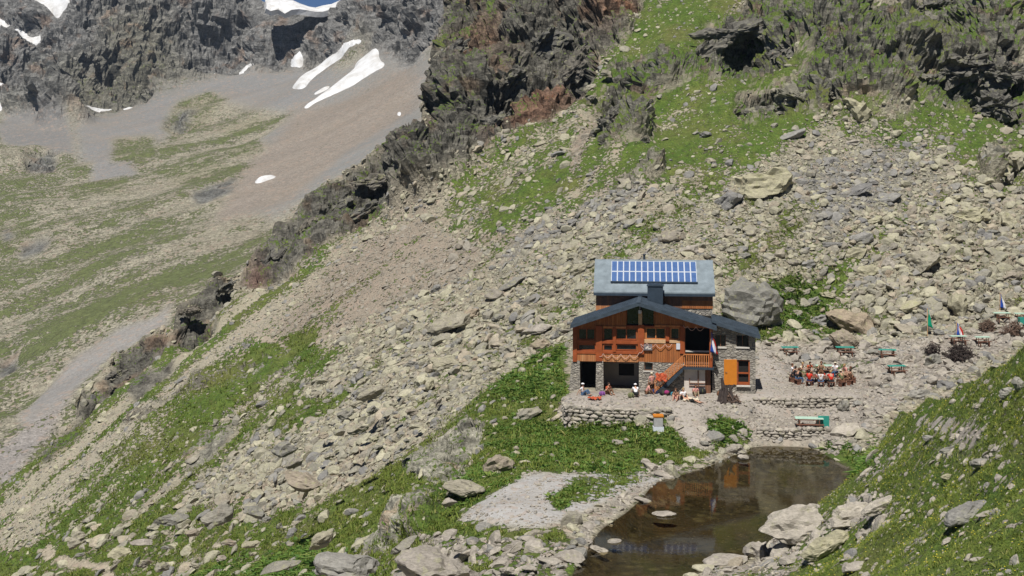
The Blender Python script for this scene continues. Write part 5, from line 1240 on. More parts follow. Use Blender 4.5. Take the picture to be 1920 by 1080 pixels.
def bslab(x0, x1, y0, y1, lo, hi, b=None):
    b = b or MB(); q = [(x0, y0, roofB(y0)+lo), (x1, y0, roofB(y0)+lo), (x1, y1, roofB(y1)+lo), (x0, y1, roofB(y1)+lo), (x0, y0, roofB(y0)+hi), (x1, y0, roofB(y0)+hi), (x1, y1, roofB(y1)+hi), (x0, y1, roofB(y1)+hi)]
    return b.hexa(q)
ym = dz-oh-1e-4; e0, e1 = B.x(1113, -oh), B.x(1341, -oh)
rf = bslab(e0, e1, -oh, ym, 0, .1).build('rear_roof', 'zinc', hut, frame=FB); rg = bslab(e0, e1, ym+.001, ym+dz+.5, 0, .1).build('rear_roof', 'zinc', hut, frame=FB)
sm_ = MB(); k = e0+.05
while k < e1: bslab(k, k+.03, -oh+.01, ym-.02, .10, .135, sm_); k += .38
sm_.build('seams', 'zinc', rf)
MB().box(e0, e1, -oh-.02, -oh+.04, roofB(-oh)-.2, roofB(-oh)-.003).build('fascia', 'dark_metal', rf)
for xq in (e0+.02, e1-.05):
    bslab(xq-.02, xq+.03, -oh+.05, ym-.1, -.18, -.004).build('fascia', 'dark_metal', rf)
MB().prism([(0, ze-.1), (.2, ze-.1), (.2, ze+.1), (0, ze+.1)], .0, 6.8).build('wall_plate', 'old_boards', hut, frame=FB)
gb = MB(); 
for xq in (0, bx1-.2): gb.hexa([(xq, 0, ze-.12), (xq+.2, 0, ze-.12), (xq+.2, 6.2, ze-.12), (xq, 6.2, ze-.12), (xq, ym-.05, roofB(ym)-.1), (xq+.2, ym-.05, roofB(ym)-.1), (xq+.2, ym+.05, roofB(ym)-.1), (xq, ym+.05, roofB(ym)-.1)])
gb.build('rear_gable', 'old_boards', hut, frame=FB)
# solar panels: two rows of fourteen
s0, s1 = B.x(1146, .8), B.x(1307, .8); pr_ = [(.45, 1.62), (1.66, 2.83)]
arr = empty('solar_array', (0, 0, 0)); arr.parent = hut; arr.matrix_local = FB
bslab(s0-.05, s1+.05, .38, .44, .20, .30).build('support_rail', 'dark_metal', arr); pw = (s1-s0)/14
for ya_, yb_ in pr_:
    for i in range(14):
        x0, x1 = s0+i*pw+.008, s0+(i+1)*pw-.008
        pf = bslab(x0, x1, ya_, yb_, .16, .22).build('solar_panel', 'white_paint', arr)
        bslab(x0+.035, x1-.035, ya_+.035, yb_-.035, .215, .228).build('cells', 'cells', pf)
MB().bar((B.x(1208, ym+.3), ym+.3, roofB(ym)-.2), (B.x(1208, ym+.3), ym+.3, roofB(ym)+.45), .09, 8).bar((B.x(1208, ym+.3), ym+.3, roofB(ym)+.45), (B.x(1208, ym+.3), ym+.3, roofB(ym)+.52), .15, 8).build('vent_pipe', 'dark_metal', hut, frame=FB)

# things fixed to or hanging on the hut
def on_hut(name, mb, mat, label, cat, bevel=0, d=0):
    o = mb.build(name, mat, None, bevel); o.location = F.O; o.rotation_euler = (0, 0, -F.phi); tag(o, label, cat); return o
def catmull(pts, n=10): return pts
def festoon(pxs, d, r=.02):
    pts = []
    for (a, b1), (c, d1) in zip(pxs, pxs[1:]):
        for k in range(7):
            t = k/7; x, z = F.at(a+(c-a)*t, b1+(d1-b1)*t, d); L_ = max(.3, abs(c-a)/14); pts.append((x, d, z-.26*L_*math.sin(math.pi*t)))
    x, z = F.at(*pxs[-1], d); pts.append((x, d, z)); return MB().tube(pts, r, 5)
MT['garland'] = mat_plain('pink and white garland', (.62, .40, .33), .7, .25, 30)
on_hut('garland', festoon([(1124, 668), (1131, 663), (1147, 664), (1164, 664), (1181, 665), (1199, 661), (1207, 654), (1201, 645)], -.14), 'garland', 'lower pink-white paper garland looped below the left windows', 'garland')
on_hut('garland', festoon([(1202, 645), (1213, 643), (1229, 645), (1247, 645), (1260, 645)], -.16), 'garland', 'upper pink-white garland in loops under the right windows', 'garland')
on_hut('garland', festoon([(1281, 610), (1289, 612), (1305, 613), (1320, 614)], -.62), 'garland', 'short pale garland in the shade under the porch eave', 'garland')
x0, za = F.at(1268, 655); x1, zc = F.at(1279, 644)
sg = on_hut('notice_board', MB().box(x0, x1, -.09, -.003, za, zc), 'white_paint', 'white square notice fixed beside the porch', 'notice', .01)
MB().box(x1-.16, x1-.04, -.094, -.091, za+.04, za+.14).build('grey_print', 'concrete', sg)
x0, za = F.at(1207, 656); x1, zc = F.at(1223, 645)
MT['sign_grey'] = mat_plain('grey weathered sign', (.16, .15, .16), .7, .4, 8)
sg = on_hut('sign_board', MB().box(x0, x1, -.17, -.11, za, zc), 'sign_grey', 'dark sign with grey painted shapes between window post and cladding', 'sign')
q = MB(); w_ = x1-x0; h_ = zc-za
q.prism([(x0+w_*.15, za+h_*.35), (x0+w_*.5, za+h_*.75), (x0+w_*.62, za+h_*.5), (x0+w_*.3, za+h_*.2)], -.178, -.172).prism([(x0+w_*.5, za+h_*.15), (x0+w_*.9, za+h_*.2), (x0+w_*.85, za+h_*.38), (x0+w_*.5, za+h_*.33)], -.178, -.172)
q.build('painted_shapes', 'white_wall', sg)

# flags
def cloth(name, p0, cols, w, h, parent, fr=0.0, sway=.6, seed=1, pole_h=0):
    """banner hanging from the top of its pole, each coloured band a mesh of its own"""
    nb_ = len(cols); r = random.Random(seed)
    for j, mt in enumerate(cols):
        V, Fc = [], []; n0, n1 = 8, 10
        for i in range(n0+1):
            for k in range(n1+1):
                s_ = (j+i/n0)/nb_; t = k/n1
                x = w*(s_)*(.35+.65*t*sway)+.05*math.sin(t*5+s_*7); y = .10*math.sin(s_*9+t*4+seed)*(.4+s_); z = -h*t-.25*h*s_*(1-t)-(.12*h)*s_
                V.append((x, y, z))
        for i in range(n0):
            for k in range(n1): a = i*(n1+1)+k; Fc.append((a, a+1, a+n1+2, a+n1+1))
        me = bpy.data.meshes.new('cloth_band'); me.from_pydata(V, [], Fc); me.materials.append(MT[mt]); me.polygons.foreach_set('use_smooth', [True]*len(Fc))
        o = bpy.data.objects.new('cloth_band', me); COL.objects.link(o); o.parent = parent; o.location = p0
        m_ = o.modifiers.new('thick', 'SOLIDIFY'); m_.thickness = .012
for k, c in {'blue': (.02, .07, .36), 'white': (.75, .75, .78), 'red': (.62, .035, .02), 'green': (.0, .30, .17), 'sky': (.06, .20, .62), 'navy': (.02, .03, .10)}.items(): MT['cloth_'+k] = mat_plain(k+' cloth', c, .85, .1, 6)
x, z = F.at(1333, 622, -.6)
fl = empty('flag', wF @ Vector((x, -.6, z)), -F.phi, 'blue white and red flag hanging from the porch post', 'flag')
MB().bar((0, -.05, -2.0), (0, -.05, .15), .025).build('pole', 'pale_wood', fl)
cloth('band', (0, -.1, 0), ['cloth_blue', 'cloth_white', 'cloth_red'], .62, 1.55, fl, sway=.9, seed=2)
def flag_at(px, py_top, py_bot, bands, w, h, label, seed):
    x, y, z = Gd.cast(px, py_bot); H = (py_bot-py_top)/FPX*y
    e = empty('flag', (x, y, z-.1), 0, label, 'flag'); MB().bar((0, 0, 0), (0, 0, H+.1), .035).build('pole', 'pale_wood', e)
    cloth('band', (0.02, -.04, H), bands, w, h, e, sway=.8, seed=seed)
flag_at(1739, 578, 630, ['cloth_green'], .55, 1.5, 'green banner on a pole among the boulders', 4)
flag_at(1875, 549, 586, ['cloth_blue', 'cloth_white'], .65, 1.25, 'bright blue banner with a white hem, highest on the right', 5)
flag_at(1794, 603, 636, ['cloth_blue', 'cloth_white', 'cloth_red'], .8, 1.1, 'small blue white and red banner behind a pale table', 6)
# ------------------------------------------------------------------ tables, walls, wood heaps
MT['table_green'] = mat_plain('green painted table top', (.03, .26, .21), .5, .15, 5)
MT['table_pale'] = mat_plain('bleached table boards', (.50, .52, .44), .7, .15, 8)
MT['brown_wood'] = mat_plain('brown bench wood', (.15, .07, .045), .8, .3, 8)
MT['twig'] = mat_plain('dark dead wood', (.055, .042, .038), .9, .4, 5)
MT['twig_brown'] = mat_plain('brown dead wood', (.15, .10, .075), .9, .4, 5)
def ground_at(x, y): return float(Gd.height(x, y))
def make_table(top, leg):
    t = empty('picnic_table', (0, 0, 0)); b = MB()
    for i in range(5): b.box(-.82, .82, -.36+i*.146, -.36+i*.146+.136, .72, .76)
    b.box(-.6, -.54, -.34, .34, .67, .717).box(.54, .6, -.34, .34, .67, .717)
    b.build('table_top', top, t, .006)
    for sx in (-1, 1):
        for sy in (-1, 1):
            MB().prism([(sx*.57-.035, 0), (sx*.57+.035, 0), (sx*.57+.035, .67), (sx*.57-.035, .67)], sy*.30-.035, sy*.30+.035).build('leg', leg, t)
    MB().box(-.57, .57, -.03, .03, .25, .31).build('cross_bar', leg, t)
    for sy in (-1, 1):
        s_ = MB().box(-.8, .8, sy*.74-.13, sy*.74+.13, .41, .45).build('bench_seat', leg, t, .006)
        MB().box(-.55, -.48, sy*.74-.1, sy*.74+.1, -.05, .407).box(.48, .55, sy*.74-.1, sy*.74+.1, -.05, .407).build('bench_leg', leg, s_)
        MB().box(-.535, -.495, min(sy*.30, sy*.74), max(sy*.30, sy*.74), .33, .38).box(.495, .535, min(sy*.30, sy*.74), max(sy*.30, sy*.74), .33, .38).build('bearer', leg, s_)
    return t
def copy_tree(o, par=None):
    c = o.copy(); COL.objects.link(c); c.parent = par
    for ch in list(o.children): copy_tree(ch, c)
    return c
tabs = [(1481, 651, 32, 'g', 'green topped picnic table nearest to the hut, in front of the leafy bank', 3), (1584, 651, 34, 'g', 'green topped picnic table in front of the cracked tan slab', -2), (1664, 656, 32, 'g', 'green topped picnic table on the ledge, left of the dark brushwood', -8),
        (1681, 687, 33, 'g', 'green topped picnic table on the low ledge, nearest to the grassy crest', 5), (1545, 686, 31, 'p', 'pale topped picnic table just behind the seated group', 0),
        (1517, 787, 52, 'p', 'pale green picnic table down by the pond wall', -6), (1797, 630, 29, 'p', 'bleached table with the small striped banner behind it', 2), (1842, 632, 27, 'p', 'bleached table in front of the round brushwood bundle', 4),
        (1878, 586, 30, 'p', 'bleached table under the bright blue banner', 0), (1916, 587, 28, 'p', 'bleached table cut by the right edge of the photo', 0)]
protos = {'g': None, 'p': None}
MT['table_greenish'] = mat_plain('washed out green boards', (.40, .56, .46), .6, .15, 6)
for px, py, w, k, lab, a in tabs:
    if protos[k] is None: protos[k] = make_table('table_green' if k == 'g' else 'table_greenish', 'brown_wood'); t = protos[k]
    else: t = copy_tree(protos[k])
    x, y, z = Gd.cast(px, py+.74*FPX/124*1.0)
    s_ = (w/FPX*y)/1.64; t.location = (x, y, z); t.scale = (s_, min(s_, 1.15), 1); t.rotation_euler = (0, 0, math.radians(a)); tag(t, lab, 'table', 'picnic tables beside the hut')
x, y, z = Gd.cast(1913, 606); o = MB().box(-.35, .35, -.3, .3, 0, .08).box(-.35, -.3, -.3, .3, .08, .6).box(.3, .35, -.3, .3, .08, .6).box(-.3, .3, -.3, -.25, .08, .6).box(-.3, .3, .25, .3, .08, .6).build('crate', 'table_green', None, .01); o.location = (x, y-.6, z); tag(o, 'dark green box under the table at the right edge', 'box')
x, y, z = Gd.cast(1540, 800); o = MB().box(-.4, .4, -.03, .03, .05, .85).box(-.4, -.34, .035, .4, 0, .4).box(.34, .4, .035, .4, 0, .4).box(-.4, .4, .035, .42, .4, .44).build('chair', 'table_green', None, .01); o.location = (x+.1, y-.3, z); tag(o, 'green garden chair at the right end of the lowest picnic table', 'chair')
# low table, seated group
gx_, gy_, gz_ = Gd.cast(1541, 716)
lt = empty('round_table', (gx_, gy_, gz_), 0, 'low round brown table in the middle of the seated group', 'table')
MB().bar((0, 0, .42), (0, 0, .48), .95, 20).build('table_top', 'brown_wood', lt); 
for k in range(4): a = .78+k*math.pi/2; MB().bar((.6*math.cos(a), .6*math.sin(a), -.05), (.6*math.cos(a), .6*math.sin(a), .42), .05).build('leg', 'brown_wood', lt)
for k in range(7):
    a = k*.9; rr_ = .35+.35*((k*37) % 5)/5; q = MB().bar((0, 0, 0), (0, 0, .10+.05*(k % 3)), .035+.02*(k % 2), 8, .04); o = q.build('cup', ['cloth_white', 'cloth_red', 'pale_wood'][k % 3]); o.location = (gx_+rr_*math.cos(a), gy_+rr_*math.sin(a), gz_+.481)
    tag(o, 'small drinking cup standing on the low round table', 'cup', 'cups on the low round table')
# dry stone walls
def dry_wall(path, z0, z1, label, seed, size=.26, thick=.55, mat='pale_stone', cap=True):
    r = np.random.default_rng(seed); V, Fc, T_, off = [], [], [], 0; fi = ICO[2][1]
    L = 0; path = [Vector(p) for p in path]
    for a, c in zip(path, path[1:]):
        seg = (c-a); ln = seg.length; d = seg.normalized(); nrm = Vector((d.y, -d.x)) ; z = z0
        row = 0
        while z < z1:
            hh = size*r.uniform(.55, 1.0); s = 0
            while s < ln:
                wd = size*r.uniform(.9, 2.4)
                for dep in (0, 1):
                    asp = (wd*.56, thick*.33, hh*.62); v = rock_verts(2, int(r.integers(1, 90)), asp, 0, 8, .55); an = math.atan2(d.y, d.x)+r.normal()*.12
                    ca, sa = math.cos(an), math.sin(an); vx = v[:, 0]*ca-v[:, 1]*sa; vy = v[:, 0]*sa+v[:, 1]*ca; ti = r.normal()*.08
                    p = a+d*(s+wd/2)+nrm*(-thick*.28+dep*-thick*.45+r.normal()*.04+(z1-z)*.10)
                    V.append(np.stack([vx+p.x, vy+p.y, v[:, 2]+vx*ti+z+hh/2], -1)); Fc.append(fi+off); off += len(v); T_.append(np.full(len(v), r.uniform(0, 1)))
                s += wd*.96
            z += hh*.92; row += 1
    me = mesh_from('dry_stone_wall', np.concatenate(V), np.concatenate(Fc), np.concatenate(T_), MT[mat]); o = bpy.data.objects.new('dry_stone_wall', me); COL.objects.link(o); tag(o, label, 'stone wall'); return o
dry_wall([(3.7, 105.5), (3.9, 103.5), (6.5, 102.4), (9.6, 101.9), (11.6, 102.6)], .45, 2.2, 'dry stone wall holding up the terrace in front of the hut', 5, .36)
dry_wall([(18.3, 106.7), (22, 106.4), (25.8, 106.5)], .9, 2.25, 'dry stone wall between the seated group and the lowest picnic table', 6, .3)
dry_wall([(17.6, 101.4), (20.5, 100.9), (24.4, 101.0)], -.1, 1.0, 'low dry stone wall along the far bank of the pond', 7, .3)
# brushwood
def brush(px, py, w, h, mat, label, n_, seed):
    x, y, z = Gd.cast(px, py+h*.4); r = random.Random(seed); W, H = w/FPX*y, h/FPX*y; b = MB()
    for _ in range(n_):
        a = r.uniform(0, 6.28); q = r.random()**.6; c = Vector((W*.42*q*math.cos(a), W*.30*q*math.sin(a), r.random()*H*1.1*(1-q*.6))); d = Vector((r.gauss(0, 1), r.gauss(0, 1), r.gauss(.25, .7))).normalized()*r.uniform(.2, .5)*W*.5
        b.bar(c-d, c+d, r.uniform(.02, .05), 5, .008)
    o = b.build('brushwood_heap', mat); o.location = (x, y, z); tag(o, label, 'brushwood')
brush(1748, 655, 34, 26, 'twig', 'smaller dark heap of dead branches left of the big one', 170, 1)
brush(1800, 662, 58, 36, 'twig', 'big dark heap of dead branches in front of the bleached tables', 340, 2)
brush(1850, 610, 32, 26, 'twig_brown', 'round brownish bundle of branches behind a bleached table', 200, 3)
brush(1900, 618, 50, 24, 'twig_brown', 'brown tangle of branches at the right edge above the grassy crest', 220, 4)
brush(1372, 748, 34, 18, 'twig_brown', 'brown roots and litter at the foot of the black stump', 120, 5)
# stump
x, y, z = Gd.cast(1362, 752); v = []
b = MB(); r = random.Random(3)
for k in range(26):
    a = r.uniform(0, 6.28); q = r.random()*.5; top = r.uniform(.5, 1.35)
    b.bar((q*math.cos(a)*1.5, q*math.sin(a), -.1), (q*math.cos(a+.4)*.8-.15, q*math.sin(a+.4)*.6, top), r.uniform(.12, .22), 7, .05)
for k in range(9): a = k*.7; b.bar((0, 0, .25), (1.1*math.cos(a), .8*math.sin(a), -.05), .16, 6, .05)
b.bar((-.25, 0, 1.0), (-.35, 0, 1.75), .16, 7, .1).bar((.3, 0, .9), (.62, 0, 1.25), .13, 7, .06)
o = b.build('tree_stump', 'twig'); o.location = (x, y, z); tag(o, 'black gnarled stump standing on the yard below the orange door', 'stump')
# small things on the terrace
def drop(name, px, py, mb, mat, label, cat, dz=0, rz=0, bevel=0):
    x, y, z = Gd.cast(px, py); o = mb.build(name, mat, None, bevel); o.location = (x, y, z+dz); o.rotation_euler = (0, 0, rz); tag(o, label, cat); return o
o = drop('meter_box', 1234, 806, MB().box(-.33, .33, -.25, .25, .25, .95), 'concrete', 'grey box with an orange lid below the terrace wall', 'box', 0, 0, .02)
MB().box(-.37, .37, -.29, .29, .953, 1.10).build('lid', 'door_orange', o, .01); MB().box(-.38, .38, -.3, .3, -.15, .247).build('plinth', 'white_paint', o)
def lump(name, px, py, w, h, mat, label, cat, seed, flat=1, dz=0.0, d=.7):
    x, y, z = Gd.cast(px, py); W, H = w/FPX*y/2, h/FPX*y/2; r = np.random.default_rng(seed)
    v = ICO[3][0].copy(); v = np.sign(v)*np.abs(v)**.8; v = v*np.array((W, W*d, H)); v = v*(1+.14*fbm(v[:, 0]*4/W, v[:, 1]*4/W, v[:, 2]*4/H, 2.5, 3, seed)[:, None])
    me = mesh_from(name, v, ICO[3][1], .5, MT[mat], True); o = bpy.data.objects.new(name, me); o.location = (x, y, z+H*.85+dz); COL.objects.link(o); tag(o, label, cat); return o, W, H
for k, c in {'magenta': (.30, .03, .14), 'orange': (.42, .085, .035), 'pink': (.62, .30, .27), 'teal': (.05, .22, .30), 'purple': (.20, .07, .26), 'cream': (.62, .55, .42), 'black': (.02, .02, .022), 'brown': (.16, .08, .045), 'olive': (.16, .17, .08), 'jeans': (.06, .11, .20), 'khaki': (.28, .22, .14)}.items(): MT['cloth_'+k] = mat_plain(k+' cloth', c, .85, .12, 6)
for nm, px, py, w, h, mt, lab, cat, sd in [('backpack', 1247, 741, 22, 13, 'cloth_black', 'black backpack with a magenta pocket lying before the stairs', 'backpack', 1), ('backpack', 1230, 738, 18, 10, 'cloth_navy', 'dark blue backpack at the foot of the stairs', 'backpack', 2),
        ('backpack', 1311, 738, 26, 13, 'cloth_black', 'black bag lying under the whitewashed wall', 'bag', 3), ('bag', 1129, 742, 12, 9, 'cloth_purple', 'purple bag against the middle stone pillar', 'bag', 4), ('bag', 1183, 746, 12, 11, 'cloth_olive', 'olive rucksack left of the person in white', 'rucksack', 5),
        ('helmet', 1324, 735, 8, 7, 'cloth_white', 'white helmet lying near the right corner of the white wall', 'helmet', 6), ('bag', 1262, 742, 10, 8, 'cloth_teal', 'teal bag between the black backpack and the sunbathers', 'bag', 7), ('rucksack', 1351, 744, 14, 12, 'cloth_brown', 'brown rucksack left of the black stump', 'rucksack', 8)]:
    o, W, H = lump(nm, px, py, w, h, mt, lab, cat, sd)
    q = MB()
    for s_ in (-1, 1): q.tube([(s_*W*.4, -W*.60, H*.7), (s_*W*.42, -W*.78, .0), (s_*W*.4, -W*.6, -H*.6)], .02, 5)
    if nm != 'helmet': q.build('strap', 'cloth_black' if 'black' not in mt else 'cloth_olive', o)
    if 'magenta' in lab: v = ICO[2][0]*np.array((W*.5, W*.25, H*.6)); me = mesh_from('pocket', v, ICO[2][1], .5, MT['cloth_magenta'], True); c_ = bpy.data.objects.new('pocket', me); COL.objects.link(c_); c_.parent = o; c_.location = (.08, -W*.55, .05)
def drape(name, px, py, w, dpt, mat, label, seed, z_=.06):
    x, y, z = Gd.cast(px, py); W, Dd = w/FPX*y, dpt; V, Fc = [], []
    for i in range(13):
        for j in range(9):
            a, c = (i/12-.5)*W, (j/8-.5)*Dd; V.append((a+.06*math.sin(j*1.3+seed), c+.05*math.sin(i*1.1), z_+.07*math.sin(i*1.7+seed)*math.cos(j*1.2)+max(0, .12*math.sin(i*.9+j*.5))))
    for i in range(12):
        for j in range(8): a = i*9+j; Fc.append((a, a+9, a+10, a+1))
    me = bpy.data.meshes.new(name); me.from_pydata(V, [], Fc); me.materials.append(MT[mat]); me.polygons.foreach_set('use_smooth', [True]*len(Fc)); o = bpy.data.objects.new(name, me); COL.objects.link(o); o.location = (x, y, z+.08); m_ = o.modifiers.new('t', 'SOLIDIFY'); m_.thickness = .02; tag(o, label, 'cloth'); return o
drape('towel', 1115, 750, 24, .7, 'cloth_orange', 'orange red towel spread on top of the terrace wall', 1, .05)
o = drape('jacket', 1240, 738, 20, .6, 'cloth_orange', 'orange jacket hung over the stair railing', 2); x_, z_ = F.at(1240, 706, -.8); o.location = wF @ Vector((x_, -.85, z_-.05)); o.rotation_euler = (math.radians(75), 0, -F.phi)
drape('blanket', 1296, 752, 30, .9, 'cloth_cream', 'cream blanket under the sunbathers on the terrace', 3, .03)

# ------------------------------------------------------------------ people
MT['skin'] = mat_plain('skin', (.50, .28, .19), .6, .05, 4)
for k, c in {'hair_dark': (.035, .022, .015), 'hair_brown': (.11, .05, .025), 'hair_fair': (.36, .24, .11)}.items(): MT[k] = mat_plain(k.replace('_', ' '), c, .7, .2, 20)
def skin_obj(name, nodes, edges, mat, parent=None, sub=1, root=0):
    me = bpy.data.meshes.new(name); me.from_pydata([n_[0] for n_ in nodes], edges, []); me.materials.append(MT[mat]); o = bpy.data.objects.new(name, me); COL.objects.link(o)
    if parent is not None: o.parent = parent
    m_ = o.modifiers.new('skin', 'SKIN'); sv = me.skin_vertices[0].data
    for i, n_ in enumerate(nodes): rr_ = n_[1] if isinstance(n_[1], tuple) else (n_[1], n_[1]); sv[i].radius = rr_; sv[i].use_root = (i == root)
    m_.use_smooth_shade = True; s_ = o.modifiers.new('sub', 'SUBSURF'); s_.levels = sub; s_.render_levels = sub; return o
def person(pos, yaw, pose, shirt, trousers, hair, label, hat=None, group=None, seed=1, arms='rest', bare=False, scale=1.0):
    """faces -Y before turning; pos is the ground under the seat or feet"""
    r = random.Random(seed); V = Vector
    if pose == 'stand': pel = V((0, 0, .93)); che = V((0, .02, 1.33)); neck = V((0, .01, 1.48)); head = V((0, -.02, 1.62)); knee = [V((s*.11, -.03, .5)) for s in (-1, 1)]; ank = [V((s*.12, .03, .08)) for s in (-1, 1)]; hip = [V((s*.09, 0, .90)) for s in (-1, 1)]
    elif pose == 'climb': pel = V((0, 0, .95)); che = V((0, -.06, 1.33)); neck = V((0, -.08, 1.47)); head = V((0, -.12, 1.61)); hip = [V((s*.09, 0, .92)) for s in (-1, 1)]; knee = [V((-.11, -.30, .72)), V((.11, -.02, .5))]; ank = [V((-.11, -.25, .28)), V((.12, .08, .08))]
    elif pose == 'bench': pel = V((0, 0, .50)); ln_ = r.uniform(-.06, .22); che = V((0, -ln_, .90)); neck = V((0, -ln_*1.3, 1.04)); head = V((0, -ln_*1.5-.03, 1.18)); hip = [V((s*.09, -.02, .49)) for s in (-1, 1)]; knee = [V((s*.13, -.44, .50)) for s in (-1, 1)]; ank = [V((s*.13, -.42, .08)) for s in (-1, 1)]
    elif pose == 'ground': pel = V((0, 0, .12)); ln_ = r.uniform(-.1, .2); che = V((0, -ln_, .50)); neck = V((0, -ln_*1.3, .64)); head = V((0, -ln_*1.5-.03, .78)); hip = [V((s*.09, -.02, .12)) for s in (-1, 1)]; knee = [V((s*.16, -.34, .42)) for s in (-1, 1)]; ank = [V((s*.14, -.56, .08)) for s in (-1, 1)]
    elif pose == 'crouch': pel = V((0, .1, .30)); che = V((0, -.18, .62)); neck = V((0, -.26, .74)); head = V((0, -.34, .84)); hip = [V((s*.1, .08, .30)) for s in (-1, 1)]; knee = [V((s*.17, -.30, .42)) for s in (-1, 1)]; ank = [V((s*.14, -.02, .07)) for s in (-1, 1)]
    elif pose == 'lie': pel = V((0, 0, .12)); che = V((0, .40, .20)); neck = V((0, .54, .26)); head = V((0, .68, .30)); hip = [V((s*.09, -.03, .12)) for s in (-1, 1)]; knee = [V((s*.12, -.45, .22 if s < 0 else .12)) for s in (-1, 1)]; ank = [V((s*.13, -.85, .08)) for s in (-1, 1)]
    toe = [a+V((0, -.19, -.03)) for a in ank]; toe = [V((t.x, t.y, max(.03, t.z))) for t in toe]
    sh = [che.lerp(neck, .62)+V((s*.18, 0, 0)) for s in (-1, 1)]
    if arms == 'rest': el = [s_+V((sg*.10, -.06, -.27)) for s_, sg in zip(sh, (-1, 1))]; wr = [(kn+V((0, .12, .09))) if pose in ('bench', 'ground') else e+V((0, -.06, -.24)) for e, kn in zip(el, knee)]
    elif arms == 'reach': el = [s_+V((sg*.08, -.22, -.16)) for s_, sg in zip(sh, (-1, 1))]; wr = [e+V((0, -.24, .02)) for e in el]
    elif arms == 'back': el = [s_+V((sg*.08, .16, -.20)) for s_, sg in zip(sh, (-1, 1))]; wr = [e+V((0, .12, -.20)) for e in el]
    for k in range(2):
        d = wr[k]-el[k]; d = d.normalized()*.25 if d.length > .01 else V((0, -.25, 0)); wr[k] = el[k]+d; wr[k].z = max(.04, wr[k].z)
    palm = [w_+(w_-e).normalized()*.09 for w_, e in zip(wr, el)]
    mid_ = pel.lerp(che, .5); up_ = (head-neck).normalized()
    nodes = [(pel, (.15, .11)), (mid_, (.13, .095)), (che, (.16, .11)), (neck, .055), (neck.lerp(head, .45), .058), (head, (.078, .095)), (head+up_*.09, (.072, .088)), (head+V((0, -.095, -.02)), .018)]
    edges = [(0, 1), (1, 2), (2, 3), (3, 4), (4, 5), (5, 6), (5, 7)]
    for k in range(2):
        b0 = len(nodes); nodes += [(hip[k].lerp(knee[k], .12), .088), (hip[k].lerp(knee[k], .5), .075), (knee[k], .055), (knee[k].lerp(ank[k], .35), .056), (ank[k], .036), (toe[k], .034)]; edges += [(0, b0), (b0, b0+1), (b0+1, b0+2), (b0+2, b0+3), (b0+3, b0+4), (b0+4, b0+5)]
        b0 = len(nodes); nodes += [(sh[k], .058), (sh[k].lerp(el[k], .5), .047), (el[k], .038), (el[k].lerp(wr[k], .4), .037), (wr[k], .025), (palm[k], (.038, .016))]; edges += [(2, b0), (b0, b0+1), (b0+1, b0+2), (b0+2, b0+3), (b0+3, b0+4), (b0+4, b0+5)]
        pb = b0+5; d = (palm[k]-wr[k]).normalized(); sd_ = d.cross(V((0, 0, 1))); sd_ = sd_.normalized() if sd_.length > .1 else V((1, 0, 0)); dn = V((0, 0, -.02))
        for q in range(4): b1 = len(nodes); L_ = (.062, .075, .07, .055)[q]; nodes += [(palm[k]+sd_*(.028-.019*q)+d*.03, .0095), (palm[k]+sd_*(.03-.02*q)+d*(.03+L_)+dn, .008)]; edges += [(pb, b1), (b1, b1+1)]
        b1 = len(nodes); nodes += [(palm[k]+sd_*.045*(1 if k == 0 else -1)-d*.02, .011), (palm[k]+sd_*.06*(1 if k == 0 else -1)+d*.03+dn, .009)]; edges += [(pb, b1), (b1, b1+1)]
    o = skin_obj('person', nodes, edges, 'skin', None, 1); o.location = pos; o.rotation_euler = (0, 0, yaw); o.scale = (scale,)*3; tag(o, label, 'person', group)
    if shirt:
        ns = [(pel+V((0, 0, .06)), (.165, .125)), (mid_, (.15, .115)), (che, (.18, .13)), (neck.lerp(che, .25), (.08, .075))]; ed = [(0, 1), (1, 2), (2, 3)]
        for k in range(2): b0 = len(ns); ns += [(sh[k], .078), (sh[k].lerp(el[k], .65), .062)]; ed += [(2, b0), (b0, b0+1)]
        skin_obj('shirt', ns, ed, shirt, o)
    ns = [(pel+V((0, 0, .02)), (.175, .13))]; ed = []
    for k in range(2):
        b0 = len(ns); ns += [(hip[k].lerp(knee[k], .12), .105), (hip[k].lerp(knee[k], .5), .092), (knee[k], .075)]; ed += [(0, b0), (b0, b0+1), (b0+1, b0+2)]
        if not bare: ns += [(knee[k].lerp(ank[k], .4), .07), (knee[k].lerp(ank[k], .9), .055)]; ed += [(b0+2, b0+3), (b0+3, b0+4)]
    skin_obj('shorts' if bare else 'trousers', ns, ed, trousers, o)
    bs = MB()
    for k in range(2): skin_obj('shoe', [(ank[k]+V((0, .04, -.03)), .05), (toe[k]+V((0, .0, .0)), .045)], [(0, 1)], 'cloth_brown' if seed % 2 else 'cloth_black', o)
    v = ICO[3][0]*np.array((.105, .12, .118)); keep = v.copy(); m_ = (v[:, 1] < -.02) & (v[:, 2] < .05); v = v.copy(); v[m_] *= .78; v = v+np.array((0, .014, .045))
    me = mesh_from('hair', v, ICO[3][1], .5, MT[hair], True); c_ = bpy.data.objects.new('hair', me); COL.objects.link(c_); c_.parent = o; c_.location = head
    if hat:
        v = ICO[3][0]*np.array((.112, .125, .085)); v[:, 2] = np.maximum(v[:, 2], 0); br_ = (ICO[3][0][:, 2] < .12); v[br_, :2] *= 1.25; v = v+np.array((0, 0, .085))
        me = mesh_from('hat', v, ICO[3][1], .5, MT[hat], True); c_ = bpy.data.objects.new('hat', me); COL.objects.link(c_); c_.parent = o; c_.location = head
    return o
def at_px(px, py, dz=0): x, y, z = Gd.cast(px, py); return (x, y, z+dz)
PI = math.pi
